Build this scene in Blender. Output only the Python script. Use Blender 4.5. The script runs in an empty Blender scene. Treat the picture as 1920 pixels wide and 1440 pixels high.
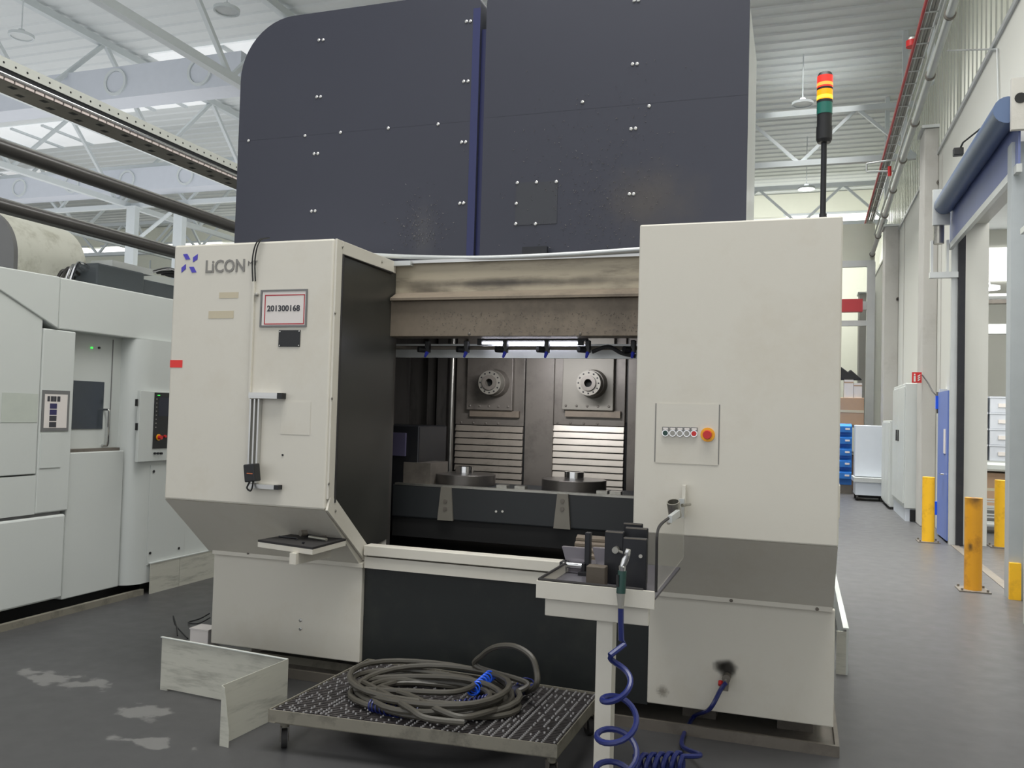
import bpy, bmesh, math, random
from mathutils import Vector, Matrix
random.seed(7)
SC = bpy.context.scene
COL = SC.collection
R = math.radians
PI = math.pi
# ------------------------------------------------------------------ camera
YAW, PITCH, ROLL, FPX, EYE = 0.3254108, 0.0345065, 0.0279207, 1604.15, 1.65
fw = Vector((-math.sin(YAW)*math.cos(PITCH), math.cos(YAW)*math.cos(PITCH), math.sin(PITCH)))
rt = Vector((math.cos(YAW), math.sin(YAW), 0)); up = rt.cross(fw)
rt, up = math.cos(ROLL)*rt + math.sin(ROLL)*up, -math.sin(ROLL)*rt + math.cos(ROLL)*up
OC = Vector((0, 0, EYE))
cd = bpy.data.cameras.new('camera'); cam = bpy.data.objects.new('camera', cd); COL.objects.link(cam)
cam.matrix_world = Matrix(((rt.x, up.x, -fw.x, 0), (rt.y, up.y, -fw.y, 0), (rt.z, up.z, -fw.z, EYE), (0, 0, 0, 1)))
cd.sensor_width = 36; cd.lens = 36*FPX/1920; cd.clip_end = 200
SC.camera = cam
# ------------------------------------------------------------------ world, light, exposure
w = bpy.data.worlds.new('world'); SC.world = w; w.use_nodes = True
bgn = w.node_tree.nodes['Background']; bgn.inputs[0].default_value = (0.96, 0.98, 1.0, 1); bgn.inputs[1].default_value = 1.08
SC.view_settings.view_transform = 'Standard'; SC.view_settings.look = 'None'
SC.view_settings.exposure = 0.0; SC.view_settings.gamma = 1; SC.view_settings.use_curve_mapping = False
SC.cycles.use_denoising = True
SC.cycles.max_bounces = 8

def area(name, loc, aim, sx, sy, power, color=(1, 1, 1), spread=180):
    l = bpy.data.lights.new(name, 'AREA'); l.shape = 'RECTANGLE'; l.size = sx; l.size_y = sy; l.energy = power; l.color = color; l.spread = R(spread)
    o = bpy.data.objects.new(name, l); COL.objects.link(o); o.location = loc
    o.rotation_euler = (Vector(aim)-Vector(loc)).to_track_quat('-Z', 'Y').to_euler()
    return o
# unseen fill lamps added over machines, wall, aisle; last, the gate's bright room
area('roof_light_and_fill', (-0.8, 2.5, 9.9), (-0.8, 2.5, 0), 7, 4, 860, (1, .985, .96))  # added overhead fill for the machine fronts, no pane above it
area('roof_light_and_fill', (-2, 10.5, 9.9), (-2, 10.5, 0), 3, 3, 230, (1, .99, .97))  # added fill behind the hood, lifts the near right wall
area('far_wall_fill', (-10, 29.8, 7.6), (-10, 33.5, 6.0), 26, 1, 850, (1, 1, .98))  # added fill below the trusses, aimed at the far wall
area('roof_light_and_fill', (0.2, 15, 9.9), (0.2, 15, 0), 2, 17, 880, (1, .99, .96), 55)  # added narrow-spread fill for the aisle floor
area('gate_room_light', (6.5, 14, 6.5), (6.5, 14, 0), 7, 9, 1100, (1, .99, .96))
# added upward fill without any fixture, brightens the roof deck
area('deck_fill', (-20, 17, 5.6), (-20, 17, 11), 18, 16, 720, (1, 1, 1))

# ------------------------------------------------------------------ pixel rays onto known planes
def ray(x, y): return fw + rt*((x-960)/FPX) + up*((720-y)/FPX)
def PY(x, y, Y): d = ray(x, y); return OC + d*(Y/d.y)
def PX(x, y, X): d = ray(x, y); return OC + d*(X/d.x)
def PZ(x, y, Z): d = ray(x, y); return OC + d*((Z-EYE)/d.z)

# ------------------------------------------------------------------ materials
def srgb(r, g, b):
    f = lambda c: (c/255/12.92) if c/255 <= .04045 else ((c/255+.055)/1.055)**2.4
    return (f(r), f(g), f(b))
MATS = {}
def mat(name, col, rough=.5, metal=0., var=.08, vscale=6., dirt=None, dscale=3., damt=.0, bump=0., bscale=60., emit=None, estr=0., coat=0., stretch=None, spec=.5):
    if name in MATS: return MATS[name]
    m = bpy.data.materials.new(name); m.use_nodes = True; MATS[name] = m
    nt = m.node_tree; N = nt.nodes; L = nt.links; b = N['Principled BSDF']
    b.inputs['Roughness'].default_value = rough; b.inputs['Metallic'].default_value = metal
    b.inputs['Specular IOR Level'].default_value = spec
    if coat: b.inputs['Coat Weight'].default_value = coat; b.inputs['Coat Roughness'].default_value = .15
    tc = N.new('ShaderNodeTexCoord'); src = tc.outputs['Object']
    if stretch:
        mp = N.new('ShaderNodeMapping'); mp.inputs['Scale'].default_value = stretch; L.new(src, mp.inputs[0]); src = mp.outputs[0]
    n = N.new('ShaderNodeTexNoise'); n.inputs['Scale'].default_value = vscale; n.inputs['Detail'].default_value = 5; L.new(src, n.inputs['Vector'])
    mx = N.new('ShaderNodeMix'); mx.data_type = 'RGBA'; L.new(n.outputs['Fac'], mx.inputs[0])
    mx.inputs[6].default_value = (*[c*(1-var) for c in col], 1); mx.inputs[7].default_value = (*[min(1, c*(1+var)) for c in col], 1)
    out = mx.outputs[2]
    if dirt:
        n2 = N.new('ShaderNodeTexNoise'); n2.inputs['Scale'].default_value = dscale; n2.inputs['Detail'].default_value = 8; n2.inputs['Roughness'].default_value = .7; L.new(src, n2.inputs['Vector'])
        rp = N.new('ShaderNodeMapRange'); rp.inputs[1].default_value = .5; rp.inputs[2].default_value = .75; rp.inputs[3].default_value = 0; rp.inputs[4].default_value = damt; L.new(n2.outputs['Fac'], rp.inputs[0])
        m2 = N.new('ShaderNodeMix'); m2.data_type = 'RGBA'; L.new(rp.outputs[0], m2.inputs[0]); L.new(out, m2.inputs[6]); m2.inputs[7].default_value = (*dirt, 1); out = m2.outputs[2]
    L.new(out, b.inputs['Base Color'])
    if bump:
        n3 = N.new('ShaderNodeTexNoise'); n3.inputs['Scale'].default_value = bscale; L.new(src, n3.inputs['Vector'])
        bp = N.new('ShaderNodeBump'); bp.inputs['Strength'].default_value = bump; bp.inputs['Distance'].default_value = .01; L.new(n3.outputs['Fac'], bp.inputs['Height']); L.new(bp.outputs[0], b.inputs['Normal'])
    if emit: b.inputs['Emission Color'].default_value = (*emit, 1); b.inputs['Emission Strength'].default_value = estr
    return m
CREAM = mat('cream_paint', srgb(208, 204, 193), .42, var=.03, vscale=1.5, dirt=srgb(184, 172, 150), dscale=1.6, damt=.3, bump=.03, bscale=250)
WHITE = mat('white_paint', srgb(198, 202, 199), .4, var=.03, vscale=1.2, bump=.03, bscale=250)
GUARD = mat('scuffed_white_paint', srgb(184, 183, 172), .5, var=.06, dirt=srgb(60, 58, 52), dscale=2.2, damt=.55, stretch=(1.2, 1.2, 9))
NAVY = mat('navy_hood_paint', srgb(46, 48, 60), .42, var=.06, vscale=2, bump=.05, bscale=500)
NAVYD = mat('navy_joint', srgb(34, 40, 84), .4, var=.05)
DGREEN = mat('dark_green_paint', srgb(22, 26, 26), .5, var=.08, vscale=3, dirt=srgb(70, 70, 60), damt=.25)
BLACK = mat('black_plastic', srgb(26, 27, 29), .45, var=.1)
BLACKM = mat('blackened_steel', srgb(38, 39, 43), .38, .3, var=.15, dirt=srgb(70, 66, 60), damt=.3)
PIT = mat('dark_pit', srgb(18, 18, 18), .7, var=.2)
STEEL = mat('steel', srgb(170, 168, 160), .32, .85, var=.12, vscale=4, dirt=srgb(70, 64, 55), dscale=5, damt=.5)
CHROME = mat('chrome', srgb(215, 215, 215), .12, 1., var=.03)
DSTEEL = mat('oily_steel', srgb(112, 106, 98), .4, .2, var=.2, vscale=5, dirt=srgb(44, 40, 36), dscale=3, damt=.6)
BEAMM = mat('chip_covered_steel', srgb(126, 115, 101), .55, .25, var=.12, vscale=30, dirt=srgb(60, 55, 50), dscale=2.5, damt=.6)
STAINED = mat('oil_stained_cream', srgb(172, 162, 142), .5, var=.08, dirt=srgb(64, 56, 48), dscale=1.8, damt=.85, stretch=(.8, 1, 5))
ALU = mat('aluminium', srgb(196, 196, 194), .3, .8, var=.06)
GALV = mat('galvanised', srgb(196, 199, 198), .35, .4, var=.1, vscale=3)
TABLEG = mat('table_grey_paint', srgb(40, 43, 45), .5, .0, var=.08, dirt=srgb(40, 40, 40), damt=.4)
BRACKG = mat('grey_cast', srgb(128, 124, 114), .5, .2, var=.1)
CHAMBER = mat('chamber_lining', srgb(78, 75, 71), .42, .25, var=.3, vscale=2, dirt=srgb(28, 27, 26), damt=.8, stretch=(3, 3, .6))
SLAT = mat('bright_slat', srgb(186, 178, 164), .34, .15, var=.08, dirt=srgb(70, 62, 52), dscale=2.2, damt=.45)
SLATD = mat('smeared_slat', srgb(146, 138, 126), .34, .15, var=.1, dirt=srgb(36, 34, 32), dscale=2.2, damt=1.)
HOSEG = mat('grey_hose', srgb(70, 67, 60), .45, var=.15, vscale=12)
BLUEH = mat('blue_hose', srgb(28, 38, 98), .3, var=.1)
BLUEB = mat('bright_blue', srgb(30, 90, 220), .35, var=.1)
BLUEN = mat('blue_nozzle', srgb(60, 70, 190), .4, var=.1)
REDP = mat('red_plastic', srgb(196, 40, 40), .4, var=.05)
YELP = mat('yellow_plastic', srgb(240, 170, 30), .4, var=.05)
GREENP = mat('dark_green_plastic', srgb(30, 66, 60), .4, var=.1)
GREYP = mat('grey_plastic', srgb(150, 148, 142), .4, var=.05)
PAPER = mat('paper', srgb(218, 212, 208), .6, var=.03)
REDINK = mat('red_print', srgb(170, 50, 60), .6, var=.05)
DARKINK = mat('dark_print', srgb(60, 60, 66), .6, var=.05)
GREYINK = mat('grey_print', srgb(128, 126, 122), .6, var=.03)
LOGOP = mat('violet_blue_print', srgb(74, 66, 178), .5, var=.03)
FRAMEG = mat('frame_grey', srgb(112, 112, 112), .5, var=.05)
REDTAPE = mat('red_tape', srgb(226, 52, 48), .5, var=.05)
GLUE = mat('glue_residue', srgb(194, 184, 160), .6, var=.06)
CONC = mat('concrete', srgb(186, 184, 178), .75, var=.06, vscale=2, dirt=srgb(150, 146, 138), dscale=1.2, damt=.5, bump=.1, bscale=40)
WALLW = mat('wall_panel_white', srgb(208, 208, 200), .6, var=.03, vscale=1)
FARW = mat('far_wall_cream', srgb(228, 229, 214), .7, var=.02)
DECK = mat('roof_deck_white', srgb(222, 226, 226), .5, var=.03)
TRUSS = mat('truss_paint', srgb(208, 214, 216), .5, var=.04)
DUCT = mat('duct_bluegrey', srgb(206, 211, 220), .5, var=.04)
SHEET = mat('ribbed_wall_sheet', srgb(212, 214, 200), .25, .15, var=.08, vscale=1.5)
YEL = mat('bollard_yellow', srgb(238, 184, 34), .45, var=.06, dirt=srgb(140, 90, 30), dscale=5, damt=.55)
ORANGE = mat('bollard_worn', srgb(206, 146, 30), .45, var=.08, dirt=srgb(110, 62, 26), dscale=4, damt=.8)
ROLLB = mat('roller_blue', srgb(84, 102, 134), .4, .2, var=.05)
CURT = mat('curtain_blue', srgb(104, 116, 164), .4, var=.1, vscale=2)
DOORB = mat('door_blue', srgb(96, 118, 186), .45, var=.04)
BLUEC = mat('crate_blue', srgb(52, 128, 214), .45, var=.06)
CARD = mat('cardboard', srgb(178, 148, 122), .8, var=.06)
FROST = mat('light_cabinet_grey', srgb(206, 212, 220), .4, var=.03)
RUBBER = mat('rubber', srgb(40, 38, 38), .7, var=.1)
PIPEB = mat('black_pipe', srgb(62, 60, 58), .35, .2, var=.1)
REDPIPE = mat('red_pipe', srgb(190, 60, 66), .45, var=.05)
MOTOR = mat('motor_grey', srgb(76, 82, 86), .45, var=.08)
GLOWW = mat('daylight_pane', (1, 1, 1), .3, emit=(1, 1, .97), estr=2.2)
SKYL = mat('roof_light_pane', srgb(230, 234, 236), .3, emit=(1, 1, 1), estr=.35)
LAMPON = mat('lamp_on', (1, 1, 1), .3, emit=(1, 1, 1), estr=14)
LAMPOFF = mat('lamp_lens', srgb(205, 210, 210), .3)
TUBE = mat('tube_light', (1, 1, 1), .3, emit=(.86, .86, 1), estr=14)
LRED = mat('red_lens', srgb(230, 30, 30), .3, emit=(1, .05, .03), estr=.9)
LREDH = mat('red_lens_lit_band', srgb(255, 120, 40), .3, emit=(1, .32, .06), estr=1.5)
LAMB = mat('amber_lens', srgb(240, 140, 10), .3, emit=(1, .36, .0), estr=.9)
LAMBH = mat('amber_lens_lit_band', srgb(255, 210, 40), .3, emit=(1, .65, .05), estr=1.5)
LGRN = mat('green_lens', srgb(20, 110, 96), .3, coat=.3)
LEDG = mat('green_led', srgb(40, 220, 60), .3, emit=(.1, 1, .15), estr=.8)
NIB = mat('teeth_steel', srgb(140, 138, 138), .35, .6, var=.1)
GRATE = mat('grate_steel', srgb(84, 80, 80), .42, .5, var=.2, vscale=12, dirt=srgb(40, 38, 38), damt=.6)
BROWN = mat('brown_block', srgb(84, 76, 66), .6, var=.1)

def glass(name, col, fac, rough=.08):
    m = bpy.data.materials.new(name); m.use_nodes = True; N = m.node_tree.nodes; L = m.node_tree.links; MATS[name] = m
    b = N['Principled BSDF']; b.inputs['Base Color'].default_value = (*col, 1); b.inputs['Roughness'].default_value = rough
    t = N.new('ShaderNodeBsdfTransparent'); mx = N.new('ShaderNodeMixShader'); mx.inputs[0].default_value = fac
    L.new(t.outputs[0], mx.inputs[1]); L.new(b.outputs[0], mx.inputs[2]); L.new(mx.outputs[0], N['Material Output'].inputs[0])
    return m
PLEXI = glass('acrylic', srgb(200, 198, 188), .28)

# floor: grey epoxy, blotchy, a few pale dried patches of its own
def floor_mat():
    m = mat('epoxy_floor', srgb(71, 71, 72), .3, var=.10, vscale=.7, dirt=srgb(64, 63, 63), dscale=.35, damt=.5, spec=.5)
    nt = m.node_tree; N = nt.nodes; L = nt.links; b = N['Principled BSDF']; src = b.inputs['Base Color'].links[0].from_socket
    tc = N.new('ShaderNodeTexCoord'); g = N.new('ShaderNodeNewGeometry'); nz = N.new('ShaderNodeTexNoise'); nz.inputs['Scale'].default_value = 7; nz.inputs['Detail'].default_value = 6
    L.new(g.outputs['Position'], nz.inputs['Vector'])
    for (cx, cy, sx, sy) in ((-4.15, 4.02, .5, .16), (-3.3, 3.78, .26, .16), (-3.0, 3.45, .3, .08)):
        mp = N.new('ShaderNodeMapping'); mp.vector_type = 'POINT'; mp.inputs['Location'].default_value = (-cx/sx, -cy/sy, 0); mp.inputs['Scale'].default_value = (1/sx, 1/sy, 0)
        L.new(g.outputs['Position'], mp.inputs[0])
        ln = N.new('ShaderNodeVectorMath'); ln.operation = 'LENGTH'; L.new(mp.outputs[0], ln.inputs[0])
        ad = N.new('ShaderNodeMath'); ad.operation = 'MULTIPLY_ADD'; L.new(nz.outputs['Fac'], ad.inputs[0]); ad.inputs[1].default_value = 2.6; L.new(ln.outputs['Value'], ad.inputs[2])
        rp = N.new('ShaderNodeMapRange'); rp.inputs[1].default_value = 1.95; rp.inputs[2].default_value = 1.75; rp.inputs[3].default_value = 0; rp.inputs[4].default_value = .6; L.new(ad.outputs[0], rp.inputs[0])
        mx = N.new('ShaderNodeMix'); mx.data_type = 'RGBA'; L.new(rp.outputs[0], mx.inputs[0]); L.new(src, mx.inputs[6]); mx.inputs[7].default_value = (*srgb(128, 127, 125), 1); src = mx.outputs[2]
    L.new(src, b.inputs['Base Color'])
    rn = N.new('ShaderNodeMapRange'); rn.inputs[3].default_value = .3; rn.inputs[4].default_value = .5; L.new(nz.outputs['Fac'], rn.inputs[0]); L.new(rn.outputs[0], b.inputs['Roughness'])
    return m
FLOOR = floor_mat()
def stain(m, c, rx, rz, col, amt, ns=9.):                              # a dusty patch of its own on an upright sheet
    nt = m.node_tree; N = nt.nodes; L = nt.links; b = N['Principled BSDF']; src = b.inputs['Base Color'].links[0].from_socket
    g = N.new('ShaderNodeNewGeometry'); nz = N.new('ShaderNodeTexNoise'); nz.inputs['Scale'].default_value = ns; nz.inputs['Detail'].default_value = 6; L.new(g.outputs['Position'], nz.inputs['Vector'])
    mp = N.new('ShaderNodeMapping'); mp.inputs['Location'].default_value = (-c.x/rx, 0, -c.z/rz); mp.inputs['Scale'].default_value = (1/rx, 0, 1/rz); L.new(g.outputs['Position'], mp.inputs[0])
    ln = N.new('ShaderNodeVectorMath'); ln.operation = 'LENGTH'; L.new(mp.outputs[0], ln.inputs[0])
    ad = N.new('ShaderNodeMath'); ad.operation = 'MULTIPLY_ADD'; L.new(nz.outputs['Fac'], ad.inputs[0]); ad.inputs[1].default_value = .8; L.new(ln.outputs['Value'], ad.inputs[2])
    rp = N.new('ShaderNodeMapRange'); rp.interpolation_type = 'SMOOTHSTEP'; rp.inputs[1].default_value = 1.35; rp.inputs[2].default_value = .3; rp.inputs[3].default_value = 0; rp.inputs[4].default_value = amt; L.new(ad.outputs[0], rp.inputs[0])
    mx = N.new('ShaderNodeMix'); mx.data_type = 'RGBA'; L.new(rp.outputs[0], mx.inputs[0]); L.new(src, mx.inputs[6]); mx.inputs[7].default_value = (*col, 1); L.new(mx.outputs[2], b.inputs['Base Color'])
stain(NAVY, PY(1215, 375, 5.05), .42, .3, srgb(78, 72, 64), .55); stain(NAVY, PY(795, 440, 5.05), .12, .28, srgb(78, 78, 80), .5)
stain(STAINED, PY(950, 530, 4.97), 1.5, .045, srgb(62, 56, 50), .95, 5.); stain(STAINED, PY(800, 545, 4.97), .22, .06, srgb(70, 62, 54), .7, 12.)
stain(ORANGE, Vector((1.68, 9.66, .93)), .13, .13, srgb(74, 52, 34), .85, 14.); stain(ORANGE, Vector((1.64, 9.6, .44)), .035, .07, srgb(60, 48, 34), .9, 20.)
WALU = mat('pale_aluminium', srgb(200, 202, 196), .4, .25, var=.05)

# ------------------------------------------------------------------ mesh builder
WL = {}                                                                # world location of every object made
class B:
    def __init__(s): s.v = []; s.f = []
    def add(s, vs, fs):
        n = len(s.v); s.v += [Vector(v) for v in vs]; s.f += [tuple(i+n for i in f) for f in fs]; return s
    def box(s, x0, x1, y0, y1, z0, z1, M=None):
        vs = [Vector((x, y, z)) for z in (z0, z1) for y in (y0, y1) for x in (x0, x1)]
        if M: vs = [M @ v for v in vs]
        return s.add(vs, [(0, 2, 3, 1), (4, 5, 7, 6), (0, 1, 5, 4), (2, 6, 7, 3), (0, 4, 6, 2), (1, 3, 7, 5)])
    def prism(s, poly, axis, a, b):
        def p(u, v, t): return {'x': (t, u, v), 'y': (u, t, v), 'z': (u, v, t)}[axis]
        n = len(poly); ar = sum(poly[i][0]*poly[(i+1) % n][1]-poly[(i+1) % n][0]*poly[i][1] for i in range(n))
        if (ar < 0) != (axis == 'y'): poly = poly[::-1]
        lo, hi = min(a, b), max(a, b)
        vs = [p(u, v, lo) for u, v in poly] + [p(u, v, hi) for u, v in poly]
        return s.add(vs, [tuple(range(n))[::-1], tuple(range(n, 2*n))] + [(i, (i+1) % n, n+(i+1) % n, n+i) for i in range(n)])
    def slab(s, pts, off):                                             # polygon in space given a thickness vector
        n = len(pts); pts = [Vector(p) for p in pts]; off = Vector(off)
        nn = sum(((pts[i]-pts[0]).cross(pts[(i+1) % n]-pts[0]) for i in range(1, n-1)), Vector())
        if nn.dot(off) > 0: pts = pts[::-1]
        return s.add(pts+[p+off for p in pts], [tuple(range(n)), tuple(range(n, 2*n))[::-1]] + [(i, n+i, n+(i+1) % n, (i+1) % n) for i in range(n)])
    def cyl(s, p0, p1, r, n=14, r2=None):
        p0, p1 = Vector(p0), Vector(p1); r2 = r if r2 is None else r2
        q = (p1-p0).to_track_quat('Z', 'Y').to_matrix(); vs = []
        for p, rr in ((p0, r), (p1, r2)): vs += [p + q @ Vector((rr*math.cos(2*PI*i/n), rr*math.sin(2*PI*i/n), 0)) for i in range(n)]
        return s.add(vs, [tuple(range(n))[::-1], tuple(range(n, 2*n))] + [(i, (i+1) % n, n+(i+1) % n, n+i) for i in range(n)])
    def ring(s, p0, p1, ro, ri, n=20):
        p0, p1 = Vector(p0), Vector(p1); q = (p1-p0).to_track_quat('Z', 'Y').to_matrix(); vs = []
        for p, rr in ((p0, ro), (p1, ro), (p1, ri), (p0, ri)): vs += [p + q @ Vector((rr*math.cos(2*PI*i/n), rr*math.sin(2*PI*i/n), 0)) for i in range(n)]
        fs = []
        for k in range(4):
            a, b = k*n, ((k+1) % 4)*n
            fs += [(a+i, a+(i+1) % n, b+(i+1) % n, b+i) for i in range(n)]
        return s.add(vs, fs)
    def tube(s, pts, r, n=8, closed=False):
        pts = [Vector(p) for p in pts]; vs = []; m = len(pts); prev = None
        for i, p in enumerate(pts):
            t = (pts[min(i+1, m-1)]-pts[max(i-1, 0)]).normalized()
            if prev is None: prev = t.orthogonal().normalized()
            prev = (prev - t*prev.dot(t)); prev = prev.normalized() if prev.length > 1e-6 else t.orthogonal().normalized()
            bb = t.cross(prev)
            rr = r[i] if isinstance(r, (list, tuple)) else r
            vs += [p + prev*(rr*math.cos(2*PI*k/n)) + bb*(rr*math.sin(2*PI*k/n)) for k in range(n)]
        fs = [(i*n+k, i*n+(k+1) % n, (i+1)*n+(k+1) % n, (i+1)*n+k) for i in range(m-1) for k in range(n)]
        fs += [tuple(range(n))[::-1], tuple(range((m-1)*n, m*n))]
        return s.add(vs, fs)
    def ball(s, c, r, n=10, sz=1.):
        c = Vector(c); vs = [c+Vector((0, 0, r*sz))]; fs = []; h = n//2
        for j in range(1, h):
            a = PI*j/h; vs += [c+Vector((r*math.sin(a)*math.cos(2*PI*i/n), r*math.sin(a)*math.sin(2*PI*i/n), r*sz*math.cos(a))) for i in range(n)]
        vs.append(c-Vector((0, 0, r*sz))); k = len(vs)-1
        fs += [(0, 1+i, 1+(i+1) % n) for i in range(n)]
        for j in range(h-2): fs += [(1+j*n+i, 1+(j+1)*n+i, 1+(j+1)*n+(i+1) % n, 1+j*n+(i+1) % n) for i in range(n)]
        fs += [(k, 1+(h-2)*n+(i+1) % n, 1+(h-2)*n+i) for i in range(n)]
        return s.add(vs, fs)
    def build(s, name, m, parent=None, smooth=False, bevel=0., label=None, kind=None):
        lo = Vector([min(v[k] for v in s.v) for k in range(3)]); hi = Vector([max(v[k] for v in s.v) for k in range(3)])
        c = (lo+hi)/2; c.z = c.z if parent else lo.z
        me = bpy.data.meshes.new(name); me.from_pydata([v-c for v in s.v], [], s.f); me.update()
        bm = bmesh.new(); bm.from_mesh(me); bmesh.ops.recalc_face_normals(bm, faces=bm.faces); bm.to_mesh(me); bm.free()
        me.materials.append(m)
        if smooth:
            me.polygons.foreach_set('use_smooth', [True]*len(me.polygons)); me.set_sharp_from_angle(angle=R(38))
        o = bpy.data.objects.new(name, me); place(o, c, parent)
        if bevel:
            bv = o.modifiers.new('bevel', 'BEVEL'); bv.width = bevel; bv.segments = 2; bv.limit_method = 'ANGLE'
        if label: o['label'] = label
        if kind: o['kind'] = kind
        return o
def place(o, c, parent=None):
    COL.objects.link(o); c = Vector(c); WL[o.name] = c
    o.location = c - WL[parent.name] if parent else c
    if parent: o.parent = parent
def inst(src, name, c, parent=None, rot=None):                         # another piece sharing mesh data
    o = bpy.data.objects.new(name, src.data if hasattr(src, 'data') else src); place(o, c, parent)
    if rot: o.rotation_euler = rot
    return o
def thing(name, loc, label, cat, group=None):
    o = bpy.data.objects.new(name, None); o.empty_display_size = .1; place(o, loc); return tag(o, label, cat, group)
def tag(o, label, cat, group=None):
    o['label'] = label; o['category'] = cat
    if group: o['group'] = group
    return o
def struct(o): o['kind'] = 'structure'; return o
def copy_tree(o, loc, label=None):
    c = o.copy(); COL.objects.link(c); WL[c.name] = Vector(loc); c.location = loc
    def rec(src, dst):
        for ch in list(src.children):
            d = ch.copy(); COL.objects.link(d); d.parent = dst; WL[d.name] = WL[ch.name]+(Vector(loc)-WL[o.name]); rec(ch, d)
    rec(o, c)
    if label: c['label'] = label
    return c
def spline(P, k=8, closed=False):
    P = [Vector(p) for p in P]; out = []; n = len(P)
    for i in range(n if closed else n-1):
        a, b, c, d = (P[(i-1) % n], P[i], P[(i+1) % n], P[(i+2) % n]) if closed else (P[max(i-1, 0)], P[i], P[i+1], P[min(i+2, n-1)])
        for j in range(k):
            t = j/k; out.append(.5*((2*b)+(c-a)*t+(2*a-5*b+4*c-d)*t*t+(3*b-a-3*c+d)*t**3))
    if not closed: out.append(P[-1])
    return out
def textmesh(s, name, m, loc, size, parent, rot=(PI/2, 0, 0), bold=0., sx=1., align='LEFT'):
    cu = bpy.data.curves.new(name, 'FONT'); cu.body = s; cu.size = size; cu.extrude = .0012; cu.offset = bold; cu.align_x = align; cu.resolution_u = 3
    t = bpy.data.objects.new(name, cu); COL.objects.link(t); bpy.context.view_layer.update()
    me = bpy.data.meshes.new_from_object(t.evaluated_get(bpy.context.evaluated_depsgraph_get())); bpy.data.objects.remove(t); bpy.data.curves.remove(cu)
    me.materials.clear(); me.materials.append(m); o = bpy.data.objects.new(name, me); place(o, loc, parent); o.rotation_euler = rot; o.scale = (sx, 1, 1)
    return o
def screw_mesh(r=.008, h=.005, axis='y', sgn=-1, m=None, name='screw'):
    b = B(); d = {'x': Vector((1, 0, 0)), 'y': Vector((0, 1, 0)), 'z': Vector((0, 0, 1))}[axis]*sgn
    b.cyl((0, 0, 0), d*h*.5, r, 8).cyl(d*h*.5, d*h, r, 8, r*.6)
    me = bpy.data.meshes.new(name); me.from_pydata(b.v, [], b.f); bm = bmesh.new(); bm.from_mesh(me); bmesh.ops.recalc_face_normals(bm, faces=bm.faces); bm.to_mesh(me); bm.free(); me.materials.append(m or STEEL); return me
SCREW_Y = screw_mesh(); SCREW_X = screw_mesh(axis='x', sgn=1)
SCREW_HOOD = screw_mesh(.011, .006, m=ALU); SCREW_DK = screw_mesh(.009, .005, m=DSTEEL)

# ================================================================== SETTING
struct(B().box(-48, 9, -8, 36, -.2, 0).build('floor', FLOOR))
# ribbed roof deck, ribs along X
b = B(); ZC = 10.2; y = -6.; prof = []
while y < 34:
    prof += [(y, ZC), (y+.22, ZC), (y+.26, ZC+.035), (y+.40, ZC+.035)]; y += .44
prof.append((34.2, ZC)); poly = prof + [(34.2, ZC+.25), (-6, ZC+.25)]
vs = [(x, p[0], p[1]) for x in (-46, 2.95) for p in prof]; n = len(prof)
b.add(vs, [(i, i+1, n+i+1, n+i) for i in range(n-1)]); b.box(-46, 2.95, -6, 34.2, ZC+.2, ZC+.3)
struct(b.build('ceiling', DECK))
# roof light strips (parts of the ceiling as panes)
ceil = bpy.data.objects['ceiling']
for (x0, x1, y0, y1) in ((-20, -15.6, 17.6, 19.8), (-15.2, -10.9, 16.6, 18.8), (-26, -21, 20, 22), (-31, -26.2, 24, 26.4), (-20, -15.6, 25, 27)):
    f = B().box(x0, x1, y0, y1, ZC-.06, ZC-.02).build('roof_light_and_fill', SKYL, ceil)
    for k in range(1, 4): xx = x0+(x1-x0)*k/4; B().box(xx-.05, xx+.05, y0, y1, ZC-.12, ZC-.061).build('glazing_bar', TRUSS, f)
# far wall with clerestory strip
YF = 33.5
fwall = struct(B().box(-46, 9, YF, YF+.3, 0, 8.95).box(-46, 9, YF, YF+.3, 9.35, ZC).build('wall_far', FARW))
nwin = 0
for x0, x1 in ((-38, -34), (-33, -30), (-29.4, -26), (-24.5, -20.5), (-19.6, -16.5), (-.6, 6)):
    nwin += 1
    wo = struct(B().box(x0, x1, YF+.1, YF+.14, 8.95, 9.35).build('window_%d' % nwin, GLOWW))
    fr = B().box(x0-.1, x1+.1, YF-.03, YF, 8.87, 8.95).box(x0-.1, x1+.1, YF-.03, YF, 9.35, 9.43)
    fr.build('window_frame', TRUSS, wo)
# lower far lining: seams and a ledge
for i, xx in enumerate(range(-40, 9, 5)): struct(B().box(xx-.03, xx+.03, YF-.02, YF, 0, 8.6).build('trim_%d' % (i+1), TRUSS))
# right wall with the gate opening; the gate room beyond
XW = 2.1; XW2 = 2.45; YG0, YG1, ZG = 9.6, 13.38, 4.5
wr = B(); wr.box(XW, XW2, YG1, YF, 0, 6.1).box(XW, XW2, YG0, YG1, ZG, 6.1).box(XW, XW2, -1, YG0, 0, 6.1)
wr = struct(wr.build('wall_right', WALLW))
# vertical joints of the wall panels, recessed strips built proud as cover strips
for yy in (7.6, 15.0, 17.6, 20.2, 22.8, 25.4): B().box(XW-.012, XW, yy-.02, yy+.02, 0, 6.1).build('joint_strip', CONC, wr)
B().box(XW-.03, XW2+.05, -1, YF, 6.1, 6.16).build('wall_capping', GALV, wr)
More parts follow.
